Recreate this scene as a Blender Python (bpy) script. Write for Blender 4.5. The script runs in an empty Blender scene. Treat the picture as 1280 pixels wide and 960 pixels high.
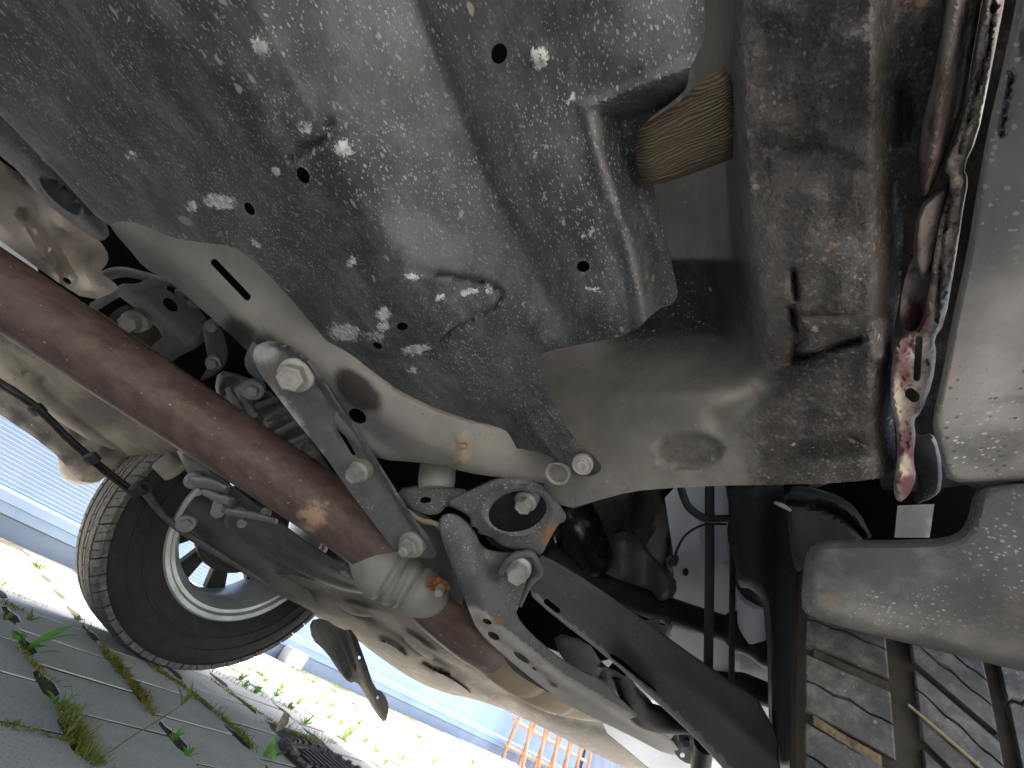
import bpy, bmesh, math, random
import numpy as np
from mathutils import Matrix, Vector
from mathutils.geometry import delaunay_2d_cdt
random.seed(7); rng = np.random.default_rng(7)
scene = bpy.context.scene
C = scene.collection

# ------------------------------------------------------------------ camera, sky, sun, exposure
HC = 0.237                                   # lens height above the paving; car axis = +X, far side = +Y
FPX = 544.45
FW = np.array([0.4202584, 0.69286135, 0.58594029])     # world X, Y, Z seen in camera axes (right, down, forward)
LT = np.array([-0.81719924, 0.00831364, 0.57629531])
UP = np.array([0.39442145, -0.72102291, 0.56969965])
cam_d = bpy.data.cameras.new('camera'); cam = bpy.data.objects.new('camera', cam_d); C.objects.link(cam)
cam_d.sensor_width = 36.0; cam_d.lens = FPX/1280*36.0; cam_d.clip_start = 0.01; cam_d.clip_end = 400
rt = Vector((FW[0], LT[0], UP[0])); dn = Vector((FW[1], LT[1], UP[1])); fo = Vector((FW[2], LT[2], UP[2]))
mw = Matrix.Identity(4)
for i in range(3):
    mw[i][0] = rt[i]; mw[i][1] = -dn[i]; mw[i][2] = -fo[i]
mw[2][3] = HC
cam.matrix_world = mw
scene.camera = cam
SUN_EL, SUN_AZ = math.radians(58), math.radians(-4)    # azimuth from +X towards +Y: straight ahead of the car
w = bpy.data.worlds.new('World'); scene.world = w; w.use_nodes = True
nt = w.node_tree; bg = nt.nodes['Background']
sky = nt.nodes.new('ShaderNodeTexSky'); sky.sky_type = 'NISHITA'; sky.sun_disc = False
sky.sun_elevation = SUN_EL; sky.sun_rotation = math.radians(90) - SUN_AZ
sky.air_density = 1.0; sky.dust_density = 2.0; sky.ozone_density = 1.0
nt.links.new(sky.outputs[0], bg.inputs[0]); bg.inputs[1].default_value = 0.15
sd_ = bpy.data.lights.new('sun', 'SUN'); sd_.energy = 3.2; sd_.angle = math.radians(0.5); sd_.color = (1, .95, .87)
so = bpy.data.objects.new('sun', sd_); C.objects.link(so)
sv = Vector((math.cos(SUN_EL)*math.cos(SUN_AZ), math.cos(SUN_EL)*math.sin(SUN_AZ), math.sin(SUN_EL)))
so.rotation_euler = sv.to_track_quat('Z', 'Y').to_euler(); so.location = (3, 1, 6)
vs = scene.view_settings; vs.view_transform = 'Standard'; vs.look = 'None'; vs.gamma = 1; vs.use_curve_mapping = False
vs.exposure = 3.15
vs.use_white_balance = True; vs.white_balance_temperature = 6750; vs.white_balance_tint = 10
scene.cycles.max_bounces = 6; scene.cycles.diffuse_bounces = 5; scene.cycles.glossy_bounces = 2
scene.cycles.use_denoising = True; scene.cycles.adaptive_threshold = .02

# ------------------------------------------------------------------ geometry helpers
def ray(x, y):
    dx, dy = np.asarray(x, float)-640, np.asarray(y, float)-480
    return np.stack([(dx*a[0]+dy*a[1]+FPX*a[2])/FPX for a in (FW, LT, UP)], -1)
def P(x, y, d):
    r = ray(x, y)*d; return np.array([r[0], r[1], r[2]+HC])
def ground(x, y):
    r = ray(x, y); t = -HC/r[2]; return np.array([r[0]*t, r[1]*t, 0.0])
def U(off=0.0, tilt=.09):                     # underbody sheet: rises towards the jacked near side
    def f(x, y):
        r = ray(x, y); return (.183+off)/np.maximum(r[..., 2]+tilt*r[..., 1], .05)
    return f
def plane3(*pts):                             # a flat plate through control points (x, y, depth)
    A = np.array([[x, y, 1] for x, y, d in pts], float); b = np.array([1/d for *_, d in pts])
    s = np.linalg.lstsq(A, b, rcond=None)[0]
    return lambda x, y: 1/np.maximum(np.asarray(x)*s[0]+np.asarray(y)*s[1]+s[2], .2)
def tps(*pts):                                # a gently curved plate through control points
    p = np.array([(x/500, y/500) for x, y, d in pts]); v = np.array([1/d for *_, d in pts]); n = len(p)
    def K(r): return np.where(r > 1e-9, r*r*np.log(np.maximum(r, 1e-9)), 0)
    A = np.zeros((n+3, n+3)); A[:n, :n] = K(np.linalg.norm(p[:, None]-p[None], axis=2))+np.eye(n)*1e-4
    A[:n, n] = 1; A[:n, n+1:] = p; A[n, :n] = 1; A[n+1:, :n] = p.T
    s = np.linalg.solve(A, np.concatenate([v, [0, 0, 0]]))
    def f(x, y):
        q = np.stack([np.asarray(x, float)/500, np.asarray(y, float)/500], -1)
        r = np.linalg.norm(q[..., None, :]-p, axis=-1)
        return 1/np.maximum(K(r)@s[:n]+s[n]+q@s[n+1:], .2)
    return f
def sm(t): t = np.clip(t, 0, 1); return t*t*(3-2*t)
def seg_dist(pts, poly, closed=False):        # distance of points to a polyline
    pts = np.asarray(pts, float); poly = np.asarray(poly, float)
    a = poly if closed else poly[:-1]; b = np.roll(poly, -1, 0) if closed else poly[1:]
    ab = b-a; t = np.clip(((pts[:, None]-a)*ab).sum(2)/np.maximum((ab**2).sum(1), 1e-9), 0, 1)
    return np.linalg.norm(pts[:, None]-(a+t[..., None]*ab), axis=2).min(1)
def inside(pts, poly):
    pts = np.asarray(pts, float); poly = np.asarray(poly, float); x, y = pts[:, 0], pts[:, 1]
    r = np.zeros(len(pts), bool); j = len(poly)-1
    for i in range(len(poly)):
        xi, yi = poly[i]; xj, yj = poly[j]
        c = ((yi > y) != (yj > y)) & (x < (xj-xi)*(y-yi)/(yj-yi+1e-12)+xi); r ^= c; j = i
    return r
def smooth_poly(poly, k=2):                   # corner cutting
    p = np.asarray(poly, float)
    for _ in range(k):
        q = np.roll(p, -1, 0); p = np.stack([p*.75+q*.25, p*.25+q*.75], 1).reshape(-1, 2)
    return p
def densify(p, step):
    out = []
    for a, b in zip(p, np.roll(p, -1, 0)):
        n = max(1, int(round(np.linalg.norm(b-a)/step)))
        for i in range(n): out.append(a+(b-a)*i/n)
    return np.array(out)
def ell(cx, cy, rx, ry, ang=0, n=18):
    t = np.linspace(0, 2*np.pi, n, endpoint=False); c, s = math.cos(math.radians(ang)), math.sin(math.radians(ang))
    return np.stack([cx+rx*np.cos(t)*c-ry*np.sin(t)*s, cy+rx*np.cos(t)*s+ry*np.sin(t)*c], 1)
def slot(x0, y0, x1, y1, r, n=7):
    a = math.atan2(y1-y0, x1-x0); o = []
    for i in range(n): t = a+math.pi/2+math.pi*i/(n-1); o.append((x0+r*math.cos(t), y0+r*math.sin(t)))
    for i in range(n): t = a-math.pi/2+math.pi*i/(n-1); o.append((x1+r*math.cos(t), y1+r*math.sin(t)))
    return np.array(o)

def new_obj(name, me, mat, parent=None):
    o = bpy.data.objects.new(name, me); C.objects.link(o)
    if mat: me.materials.append(mat)
    if parent is not None:
        o.parent = parent
        if parent.type == 'EMPTY': o.location = -parent.location
    return o
def mesh(name, v, f, smooth=True, angle=35):
    me = bpy.data.meshes.new(name); me.from_pydata([tuple(a) for a in v], [], f); me.update()
    bm = bmesh.new(); bm.from_mesh(me); bmesh.ops.recalc_face_normals(bm, faces=bm.faces[:]); bm.to_mesh(me); bm.free()
    if smooth:
        me.polygons.foreach_set('use_smooth', [True]*len(me.polygons)); me.set_sharp_from_angle(angle=math.radians(angle))
    return me
def blobs(x, y, lst):
    s = np.zeros(len(x))
    for bx, by, rx, ry, ang, val in lst:
        c, n = math.cos(math.radians(ang)), math.sin(math.radians(ang)); dx, dy = x-bx, y-by
        r = np.sqrt(((dx*c+dy*n)/rx)**2+((-dx*n+dy*c)/ry)**2)
        s = np.maximum(s, val*np.clip(1.5-r, 0, 1))
    return s
def sheet(name, outline, dep, mat, parent=None, holes=(), step=10, relief=None, thick=.003, stain=None, stain_and_light2=None,
          cut=1, edge=None, angle=35):
    """Pressed-metal or moulded plate: outline and holes filled with a fine net, pushed into shape, given real thickness.
    relief(x, y, edge distance) and edge=(width, metres) bend it away from the viewer."""
    ol = smooth_poly(outline, cut) if cut else np.asarray(outline, float)
    ol = densify(ol, step); loops = [ol]+[densify(np.asarray(h, float), step) for h in holes]
    x0, y0 = ol.min(0); x1, y1 = ol.max(0)
    gx, gy = np.meshgrid(np.arange(x0, x1, step), np.arange(y0, y1, step*.87)); gx[1::2] += step/2
    g = np.stack([gx.ravel(), gy.ravel()], 1); g += rng.uniform(-.12, .12, g.shape)*step
    ok = inside(g, ol) & (seg_dist(g, ol, True) > step*.5)
    for h in loops[1:]: ok &= ~inside(g, h) & (seg_dist(g, h, True) > step*.4)
    g = g[ok]
    if edge is not None:                      # rows of points that follow a rolled edge
        ew = edge[0]; de = seg_dist(g, ol, True); g = g[de > ew*1.15] if len(g) else g
        tg = np.roll(ol, -1, 0)-np.roll(ol, 1, 0); nr = np.stack([-tg[:, 1], tg[:, 0]], 1)/np.maximum(np.linalg.norm(tg, axis=1, keepdims=True), 1e-9)
        if not inside(ol[:1]+nr[:1]*.5, ol)[0] and inside(ol[:1]-nr[:1]*.5, ol)[0]: nr = -nr
        for k in (.12, .35, .65, 1.0):
            q = ol+nr*ew*k; okq = inside(q, ol); dq = seg_dist(q, ol, True); okq &= dq > ew*k*.93
            for h in loops[1:]: okq &= ~inside(q, h) & (seg_dist(q, h, True) > step*.4)
            g = np.concatenate([g, q[okq]])
    vs_ = [Vector(p) for l in loops for p in l]+[Vector(p) for p in g]; ed = []; n = 0
    for l in loops:
        m = len(l); ed += [(n+i, n+(i+1) % m) for i in range(m)]; n += m
    r = delaunay_2d_cdt(vs_, ed, [], 0, 1e-4)
    pv = np.array([(a[0], a[1]) for a in r[0]]); tri = np.array([f for f in r[2] if len(f) == 3])
    cen = pv[tri].mean(1); ok = inside(cen, ol)
    for h in loops[1:]: ok &= ~inside(cen, h)
    tri = tri[ok]
    used = np.unique(tri); mp = -np.ones(len(pv), int); mp[used] = np.arange(len(used)); pv = pv[used]; tri = mp[tri]
    x, y = pv[:, 0], pv[:, 1]; d = np.asarray(dep(x, y), float)*np.ones(len(x))
    if relief is not None or edge is not None:
        e = seg_dist(pv, ol, True)
        if relief is not None: d = d+relief(x, y, e)
        if edge is not None:
            t = np.clip(1-e/edge[0], 0, 1); d = d+edge[1]*(1-np.sqrt(np.maximum(1-t*t, 0)))
    rr = ray(x, y); F = rr*d[:, None]+np.array([0, 0, HC])
    ru = rr/np.linalg.norm(rr, axis=1, keepdims=True)
    B = F+ru*thick; N = len(F)
    cnt = {}
    for t in tri:
        for a, b in ((t[0], t[1]), (t[1], t[2]), (t[2], t[0])):
            k = (min(a, b), max(a, b)); cnt[k] = cnt.get(k, 0)+1
    faces = [tuple(map(int, t)) for t in tri]+[tuple(int(i)+N for i in t[::-1]) for t in tri]
    faces += [(int(a), int(b), int(b)+N, int(a)+N) for (a, b), c in cnt.items() if c == 1]
    me = mesh(name, np.concatenate([F, B]), faces, angle=angle)
    for an, st in (('stain', stain), ('stain_and_light2', stain_and_light2)):
        if st is not None:
            v = st(x, y) if callable(st) else blobs(x, y, st)
            at = me.attributes.new(an, 'FLOAT', 'POINT'); at.data.foreach_set('value', np.concatenate([v, v]).astype(np.float32))
    return new_obj(name, me, mat, parent)
def catmull(p, n=8):
    p = np.asarray(p, float)
    if len(p) < 3: return np.array([p[0]+(p[-1]-p[0])*t for t in np.linspace(0, 1, n+1)])
    q = np.concatenate([[2*p[0]-p[1]], p, [2*p[-1]-p[-2]]]); out = []
    for i in range(1, len(q)-2):
        for k in range(n):
            t = k/n; a, b, c, d = q[i-1:i+3]
            out.append(.5*(2*b+(c-a)*t+(2*a-5*b+4*c-d)*t*t+(3*b-a-3*c+d)*t**3))
    out.append(p[-1]); return np.array(out)
def tube_pts(name, pts, rad, mat, parent=None, seg=16, n=6, flat=1.0, flatdir=None):
    """round bar through world points with a radius per point"""
    pr = np.concatenate([np.asarray(pts, float), np.asarray(rad, float).reshape(-1, 1)], 1); c = catmull(pr, n)
    p, r = c[:, :3], c[:, 3]; v = []; f = []
    t = np.gradient(p, axis=0); t /= np.linalg.norm(t, axis=1, keepdims=True)
    u = np.array(flatdir if flatdir is not None else (0.1, .2, 1.)); 
    for i in range(len(p)):
        a = u-t[i]*(u@t[i]); a /= np.linalg.norm(a); b = np.cross(t[i], a)
        if flatdir is None: u = a
        for k in range(seg):
            g = 2*math.pi*k/seg; v.append(p[i]+r[i]*(flat*math.cos(g)*a+math.sin(g)*b))
    m = len(p)
    for i in range(m-1):
        for k in range(seg): f.append((i*seg+k, i*seg+(k+1) % seg, (i+1)*seg+(k+1) % seg, (i+1)*seg+k))
    f.append(tuple(range(seg))); f.append(tuple((m-1)*seg+k for k in range(seg)))
    return new_obj(name, mesh(name, v, f, angle=50), mat, parent)
def tube(name, pts, mat, parent=None, **k):   # (x, y, depth, radius in picture units) -> metres
    return tube_pts(name, [P(x, y, d) for x, y, d, r in pts], [r*d/FPX for x, y, d, r in pts], mat, parent, **k)
def lathe(name, prof, c, axis, mat, parent=None, seg=32, angle=35, cap=True):
    """(radius, height) profile turned about an axis through c"""
    ax = Vector(axis).normalized(); a = ax.orthogonal().normalized(); b = ax.cross(a); c = Vector(c); v = []; f = []
    for r, h in prof:
        for k in range(seg):
            g = 2*math.pi*k/seg; v.append(c+ax*h+(a*math.cos(g)+b*math.sin(g))*r)
    for i in range(len(prof)-1):
        for k in range(seg): f.append((i*seg+k, i*seg+(k+1) % seg, (i+1)*seg+(k+1) % seg, (i+1)*seg+k))
    if cap and prof[0][0] > 1e-6: f.append(tuple(range(seg)))
    if cap and prof[-1][0] > 1e-6: f.append(tuple((len(prof)-1)*seg+k for k in range(seg)))
    return new_obj(name, mesh(name, v, f, angle=angle), mat, parent)
def bolt(x, y, d, rpx, mat, parent, axis=(0, -.25, -1), h=1.0, flange=True, stud=0, washer=None):
    """hexagon head on a flange, bedded in the plate behind it"""
    ax = Vector(axis).normalized(); c = Vector(P(x, y, d)); r = rpx*d/FPX; a = ax.orthogonal().normalized(); b = ax.cross(a)
    v = []; f = []
    def ring(n, rad, z, ph=0):
        s = len(v)
        for k in range(n):
            g = 2*math.pi*(k/n)+ph; v.append(c+ax*z+(a*math.cos(g)+b*math.sin(g))*rad)
        return s
    def join(s, t, n):
        for k in range(n): f.append((s+k, s+(k+1) % n, t+(k+1) % n, t+k))
    ph = random.random()
    N = 24
    if flange:
        s0 = ring(N, r*1.32, -r*1.2); s1 = ring(N, r*1.32, r*.08); s2 = ring(N, r*1.22, r*.2); s3 = ring(N, r*1.0, r*.3)
        join(s0, s1, N); join(s1, s2, N); join(s2, s3, N); f.append(tuple(range(s3, s3+N)))
    def hexring(rad, z): return ring(6, rad, z, ph)
    h0 = hexring(r, -r*1.2); h1 = hexring(r, r*h*.92); h2 = hexring(r*.9, r*h*1.05)
    join(h0, h1, 6); join(h1, h2, 6)
    i2 = ring(6, r*.72, r*h*1.05, ph); join(h2, i2, 6); i3 = ring(6, r*.66, r*h*.98, ph); join(i2, i3, 6); f.append(tuple(range(i3, i3+6)))
    if stud:
        t0 = ring(12, r*.5, 0); t1 = ring(12, r*.5, r*(h+stud)); t2 = ring(12, r*.4, r*(h+stud)+r*.1); join(t0, t1, 12); join(t1, t2, 12); f.append(tuple(range(t2, t2+12)))
    return new_obj('bolt', mesh('bolt', v, f, angle=30), mat, parent)
def box_pts(name, lo, hi, mat, parent=None, bev=0.0):
    bm = bmesh.new(); bmesh.ops.create_cube(bm, size=1)
    for q in bm.verts: q.co = Vector([lo[i]+(q.co[i]+.5)*(hi[i]-lo[i]) for i in range(3)])
    if bev: bmesh.ops.bevel(bm, geom=bm.edges[:], offset=bev, segments=2, affect='EDGES')
    me = bpy.data.meshes.new(name); bm.to_mesh(me); bm.free(); return new_obj(name, me, mat, parent)
def tag(o, label=None, cat=None, group=None, kind=None):
    for k, v in (('label', label), ('category', cat), ('group', group), ('kind', kind)):
        if v: o[k] = v
    return o
def empty(name, loc, label, cat, group=None):
    o = bpy.data.objects.new(name, None); o.empty_display_size = .1; o.location = loc; C.objects.link(o); return tag(o, label, cat, group)

# ------------------------------------------------------------------ materials
class NB:
    def __init__(s, name):
        s.m = bpy.data.materials.new(name); s.m.use_nodes = True; s.t = s.m.node_tree; s.b = s.t.nodes['Principled BSDF']
        s.co = s.n('ShaderNodeTexCoord').outputs['Object']
    def n(s, ty, **k):
        x = s.t.nodes.new(ty)
        for a, v in k.items(): setattr(x, a, v)
        return x
    def set(s, sock, v):
        if isinstance(v, bpy.types.NodeSocket): s.t.links.new(v, sock)
        else: sock.default_value = v if not (isinstance(v, tuple) and len(v) == 3 and sock.type == 'RGBA') else (*v, 1)
    def mapped(s, scale=(1, 1, 1), rot=(0, 0, 0), loc=(0, 0, 0)):
        m = s.n('ShaderNodeMapping'); s.t.links.new(s.co, m.inputs[0]); m.inputs['Scale'].default_value = scale
        m.inputs['Rotation'].default_value = rot; m.inputs['Location'].default_value = loc; return m.outputs[0]
    def noise(s, scale, detail=5, rough=.6, co=None, dist=0):
        x = s.n('ShaderNodeTexNoise'); s.t.links.new(co or s.co, x.inputs['Vector']); x.inputs['Scale'].default_value = scale
        x.inputs['Detail'].default_value = detail; x.inputs['Roughness'].default_value = rough; x.inputs['Distortion'].default_value = dist
        return x.outputs['Fac']
    def vor(s, scale, co=None, rand=1):
        x = s.n('ShaderNodeTexVoronoi'); s.t.links.new(co or s.co, x.inputs['Vector']); x.inputs['Scale'].default_value = scale
        x.inputs['Randomness'].default_value = rand; return x.outputs['Distance'], x.outputs['Color']
    def math(s, op, a, b=0.0, clamp=False):
        x = s.n('ShaderNodeMath', operation=op, use_clamp=clamp); s.set(x.inputs[0], a); s.set(x.inputs[1], b); return x.outputs[0]
    def ramp(s, v, lo, hi, a=0.0, b=1.0):
        x = s.n('ShaderNodeMapRange', interpolation_type='SMOOTHSTEP'); s.set(x.inputs[0], v)
        for i, q in enumerate((lo, hi, a, b)): s.set(x.inputs[i+1], q)
        return x.outputs[0]
    def mix(s, f, a, b):
        x = s.n('ShaderNodeMix', data_type='RGBA'); s.set(x.inputs[0], f); s.set(x.inputs[6], a); s.set(x.inputs[7], b); return x.outputs[2]
    def attr(s, name):
        return s.n('ShaderNodeAttribute', attribute_name=name).outputs['Fac']
    def bump(s, h, strength=.3, dist=.002, prev=None):
        x = s.n('ShaderNodeBump'); s.set(x.inputs['Height'], h); x.inputs['Strength'].default_value = strength; x.inputs['Distance'].default_value = dist
        if prev is not None: s.t.links.new(prev, x.inputs['Normal'])
        return x.outputs[0]
    def out(s, col, rough=.6, metal=0.0, normal=None, spec=None):
        s.set(s.b.inputs['Base Color'], col); s.set(s.b.inputs['Roughness'], rough); s.set(s.b.inputs['Metallic'], metal)
        if spec is not None: s.b.inputs['Specular IOR Level'].default_value = spec
        if normal is not None: s.t.links.new(normal, s.b.inputs['Normal'])
        return s.m
    def specks(s, scale, thr, co=None, power=3):
        """grit: small irregular spots, each cell with its own size"""
        wob = s.n('ShaderNodeVectorMath', operation='ADD'); nz = s.n('ShaderNodeTexNoise'); nz.inputs['Scale'].default_value = scale*1.5
        s.t.links.new(co or s.co, nz.inputs['Vector']); sc = s.n('ShaderNodeVectorMath', operation='SCALE'); s.t.links.new(nz.outputs['Color'], sc.inputs[0])
        sc.inputs['Scale'].default_value = .55/scale; s.t.links.new(co or s.co, wob.inputs[0]); s.t.links.new(sc.outputs[0], wob.inputs[1])
        d, c = s.vor(scale, wob.outputs[0]); sp = s.n('ShaderNodeSeparateColor'); s.t.links.new(c, sp.inputs[0])
        size = s.math('MULTIPLY', s.math('POWER', sp.outputs[0], power), thr)
        return s.ramp(s.math('SUBTRACT', d, size), .0, -.06)
def dirty(name, base, var, vscale=9, rough=.6, metal=0.0, dust=None, dust_lo=.5, dust_hi=.75, dscale=14, specks=(), stain=None, stain_and_light2=None,
          sk=.5, soft=(.12, .85), bscale=60, bstr=.25, bdist=.002, stretch=None, spec=None, rust=None, rlo=.62):
    b = NB(name); co = b.mapped(*stretch) if stretch else b.co
    n1 = b.noise(vscale, 4, .62, co); col = b.mix(b.ramp(n1, .35, .68), base, var)
    rg = rough
    if dust:
        dn_ = b.ramp(b.noise(dscale, 5, .68, co), dust_lo, dust_hi); col = b.mix(b.math('MULTIPLY', dn_, .8), col, dust)
    if rust:
        col = b.mix(b.ramp(b.noise(vscale*2.3, 7, .7), rlo, rlo+.1), col, rust)
    h = b.noise(bscale, 3, .6)
    edge = b.noise(45, 5, .7) if (stain or stain_and_light2) else None
    for an, st in (('stain', stain), ('stain_and_light2', stain_and_light2)):
        if st:
            m = b.ramp(b.math('ADD', b.attr(an), b.math('MULTIPLY', b.math('SUBTRACT', edge, .5), sk*2)), *soft)
            m = b.math('MULTIPLY', m, b.ramp(b.attr(an), 0.0, .12))
            col = b.mix(m, col, st)
    for (sc, thr, c, cl) in specks:
        m = b.specks(sc, thr); 
        if cl: m = b.math('MULTIPLY', m, b.ramp(b.noise(cl, 3, .5), .42, .62))
        col = b.mix(m, col, c)
    return b.out(col, b.ramp(n1, .3, .7, min(1, rg+.04), min(1, rg+.2)), metal, b.bump(h, bstr, bdist), .28 if spec is None else spec)
M = {}
def shield_mat():
    b = NB('shield_plastic')
    flow = b.mapped((1, 1.9, 1), (0, 0, math.radians(28)))
    n1 = b.noise(11, 7, .65); col = b.mix(b.ramp(n1, .3, .7), (.0225, .0215, .0215), (.042, .0408, .0405))
    haze = b.ramp(b.noise(26, 6, .72, flow), .40, .72); col = b.mix(b.math('MULTIPLY', haze, .55), col, (.13, .135, .135))
    film_and_light = b.ramp(b.math('ADD', b.attr('stain_and_light2'), b.math('MULTIPLY', b.math('SUBTRACT', b.noise(38, 5, .7), .5), .7)), .15, .95)
    col = b.mix(b.math('MULTIPLY', film_and_light, .55), col, (.19, .187, .175))
    cl = b.ramp(b.noise(17, 4, .6), .34, .62, .25, 1)
    s1 = b.specks(760, .6, flow, 3.6); s2 = b.specks(360, .46, flow, 6.5); s3 = b.specks(110, .34, flow, 11)
    m = b.math('MULTIPLY', b.math('MAXIMUM', s1, s2), cl); m = b.math('MAXIMUM', m, b.math('MULTIPLY', s3, .8))
    tint = b.mix(b.ramp(b.noise(50, 2), .58, .66), (.32, .32, .305), (.30, .24, .17))
    col = b.mix(b.math('MULTIPLY', m, .72), col, tint)
    e = b.noise(260, 5, .85)
    cake = b.ramp(b.math('ADD', b.attr('stain'), b.math('MULTIPLY', b.math('SUBTRACT', e, .5), 2.4)), .45, .6)
    cake = b.math('MULTIPLY', cake, b.ramp(b.attr('stain'), 0.02, .2))
    col = b.mix(cake, col, b.mix(b.ramp(b.noise(220, 4), .4, .6), (.50, .49, .45), (.30, .28, .25)))
    scr = b.ramp(b.noise(60, 3, .5, b.mapped((1, 14, 1), (0, 0, math.radians(-35)))), .68, .74); col = b.mix(b.math('MULTIPLY', scr, .25), col, (.2, .2, .2))
    h = b.math('ADD', b.noise(300, 3, .6), b.math('MULTIPLY', b.noise(28, 2, .5), 2.5))
    return b.out(col, b.ramp(b.math('MAXIMUM', m, cake), 0, 1, .55, .88), 0, b.bump(h, .35, .0012), .35)
M['shield'] = shield_mat()
GR = (.42, .41, .38)
M['beige'] = dirty('primer_steel', (.25, .238, .208), (.20, .19, .168), 7, .55, 0, (.20, .18, .15), .5, .8, 16, [(260, .28, (.13, .11, .09), 9)], (.022, .019, .017), (.11, .085, .06), sk=.4, bscale=90, bstr=.12, bdist=.001)
M['rail'] = dirty('rail_primer', (.25, .228, .188), (.175, .160, .142), 7, .5, 0, (.15, .13, .105), .5, .8, 22, [(240, .25, (.12, .1, .08), 9)], (.03, .024, .02), (.46, .33, .2), sk=.4, bscale=90, bstr=.1, bdist=.001)
def pan_mat():
    b = NB('pan_undercoat')
    beige = b.mix(b.ramp(b.noise(9, 6, .7), .32, .7), (.25, .23, .193), (.155, .141, .121))
    beige = b.mix(b.ramp(b.noise(30, 6, .75), .5, .75, 0, .6), beige, (.12, .104, .083))
    dk = b.mix(b.ramp(b.noise(20, 7, .7), .35, .7), (.047, .0415, .037), (.10, .089, .079))
    dk = b.mix(b.ramp(b.noise(190, 5, .75), .5, .68, 0, .75), dk, (.17, .152, .135))
    dk = b.mix(b.ramp(b.noise(60, 5, .7), .60, .72, 0, .4), dk, (.10, .062, .040))
    e = b.noise(75, 6, .75); a = b.attr('stain')
    m = b.ramp(b.math('ADD', a, b.math('MULTIPLY', b.math('SUBTRACT', e, .5), 1.3)), .12, .95)
    col = b.mix(m, beige, dk)
    bl = b.ramp(b.math('ADD', b.attr('stain_and_light2'), b.math('MULTIPLY', b.math('SUBTRACT', e, .5), .45)), .12, .95); col = b.mix(bl, col, b.mix(b.ramp(e, .4, .6), (.024, .021, .018), (.046, .040, .034)))
    s1 = b.math('MULTIPLY', b.specks(640, .62, None, 3.2), b.ramp(b.noise(22, 3), .4, .6)); s2 = b.specks(200, .42, None, 9)
    col = b.mix(b.math('MULTIPLY', s1, .65), col, (.25, .225, .20)); col = b.mix(b.math('MULTIPLY', s2, .8), col, b.mix(b.ramp(b.noise(40, 2), .45, .55), (.30, .27, .23), (.22, .125, .065)))
    h = b.math('MULTIPLY', b.math('ADD', b.noise(100, 5, .72), b.math('MULTIPLY', b.noise(420, 2, .6), .3)), b.ramp(a, .2, .8, .08, 1))
    return b.out(col, b.ramp(m, 0, 1, .6, .8), 0, b.bump(h, 1.0, .004), .3)
M['pan'] = pan_mat()
M['under'] = dirty('undercoat_black', (.010, .009, .009), (.028, .025, .022), 18, .7, 0, (.09, .08, .07), .5, .8, 30, [(200, .3, (.2, .18, .16), 8)], None, None, sk=.4, bscale=80, bstr=.8, bdist=.004)
M['weld'] = dirty('seam_sealer', (.33, .285, .24), (.20, .165, .145), 45, .7, 0, (.09, .05, .045), .48, .66, 75, [(400, .5, (.08, .06, .055), 20)], (.12, .05, .052), (.40, .35, .265), sk=.9, bscale=130, bstr=.7, bdist=.0022)
M['trim'] = dirty('trim_plastic', (.165, .158, .148), (.24, .229, .212), 22, .75, 0, (.27, .255, .235), .45, .8, 30, [(480, .5, (.38, .36, .33), 14), (300, .35, (.07, .065, .06), 10)], (.07, .068, .066), (.26, .22, .17), sk=.45, soft=(.1, .95), bscale=180, bstr=.3, bdist=.001)
M['guard'] = dirty('guard_plastic', (.075, .075, .074), (.12, .119, .115), 18, .75, 0, (.20, .193, .18), .48, .78, 34, [(620, .6, (.30, .295, .28), 18), (300, .4, (.36, .345, .32), 12)], (.22, .20, .17), (.20, .15, .09), sk=.5, soft=(.1, 1.0), bscale=160, bstr=.35, bdist=.0012)
M['sleeve'] = None
M['black'] = dirty('black_steel', (.036, .035, .034), (.06, .058, .056), 12, .48, 0, (.10, .10, .098), .5, .8, 26, [(380, .4, (.28, .28, .27), 16)], (.16, .145, .115), (.21, .105, .035), sk=.6, bscale=130, bstr=.25, bdist=.001)
M['frame'] = dirty('subframe_paint', (.074, .072, .069), (.11, .107, .102), 10, .45, 0, (.15, .15, .145), .46, .76, 24, [(520, .5, (.34, .34, .33), 14)], (.36, .34, .31), (.24, .12, .04), sk=.6, bscale=150, bstr=.25, bdist=.001)
M['armblack'] = dirty('arm_paint', (.062, .0605, .058), (.092, .090, .086), 10, .5, 0, (.085, .085, .083), .5, .8, 24, [(420, .35, (.22, .22, .21), 16)], (.25, .235, .21), (.2, .11, .05), sk=.6, bscale=150, bstr=.2, bdist=.001)
M['dark'] = dirty('dark_casting', (.022, .022, .023), (.04, .039, .038), 10, .6, 0, (.07, .066, .06), .5, .8, 20, [], None, None, sk=.4, bscale=90, bstr=.4, bdist=.002)
M['cast'] = dirty('grey_casting', (.10, .10, .10), (.16, .16, .157), 14, .5, .35, (.06, .055, .05), .5, .8, 30, [], None, None, sk=.4, bscale=120, bstr=.4, bdist=.0015)
M['alu'] = dirty('alloy_casting', (.22, .22, .215), (.30, .30, .29), 12, .5, .4, (.13, .12, .11), .5, .8, 30, [], None, None, sk=.4, bscale=120, bstr=.35, bdist=.001)
M['bolt'] = dirty('zinc_bolt', (.28, .268, .235), (.37, .352, .31), 40, .42, .35, (.22, .19, .14), .5, .8, 60, [], None, None, sk=.4, bscale=200, bstr=.2, bdist=.0006)
M['tubecast'] = dirty('clamp_steel', (.19, .178, .155), (.26, .245, .215), 20, .55, .3, (.17, .15, .12), .5, .8, 40, [], None, None, sk=.4, bscale=150, bstr=.2, bdist=.0006)
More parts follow.
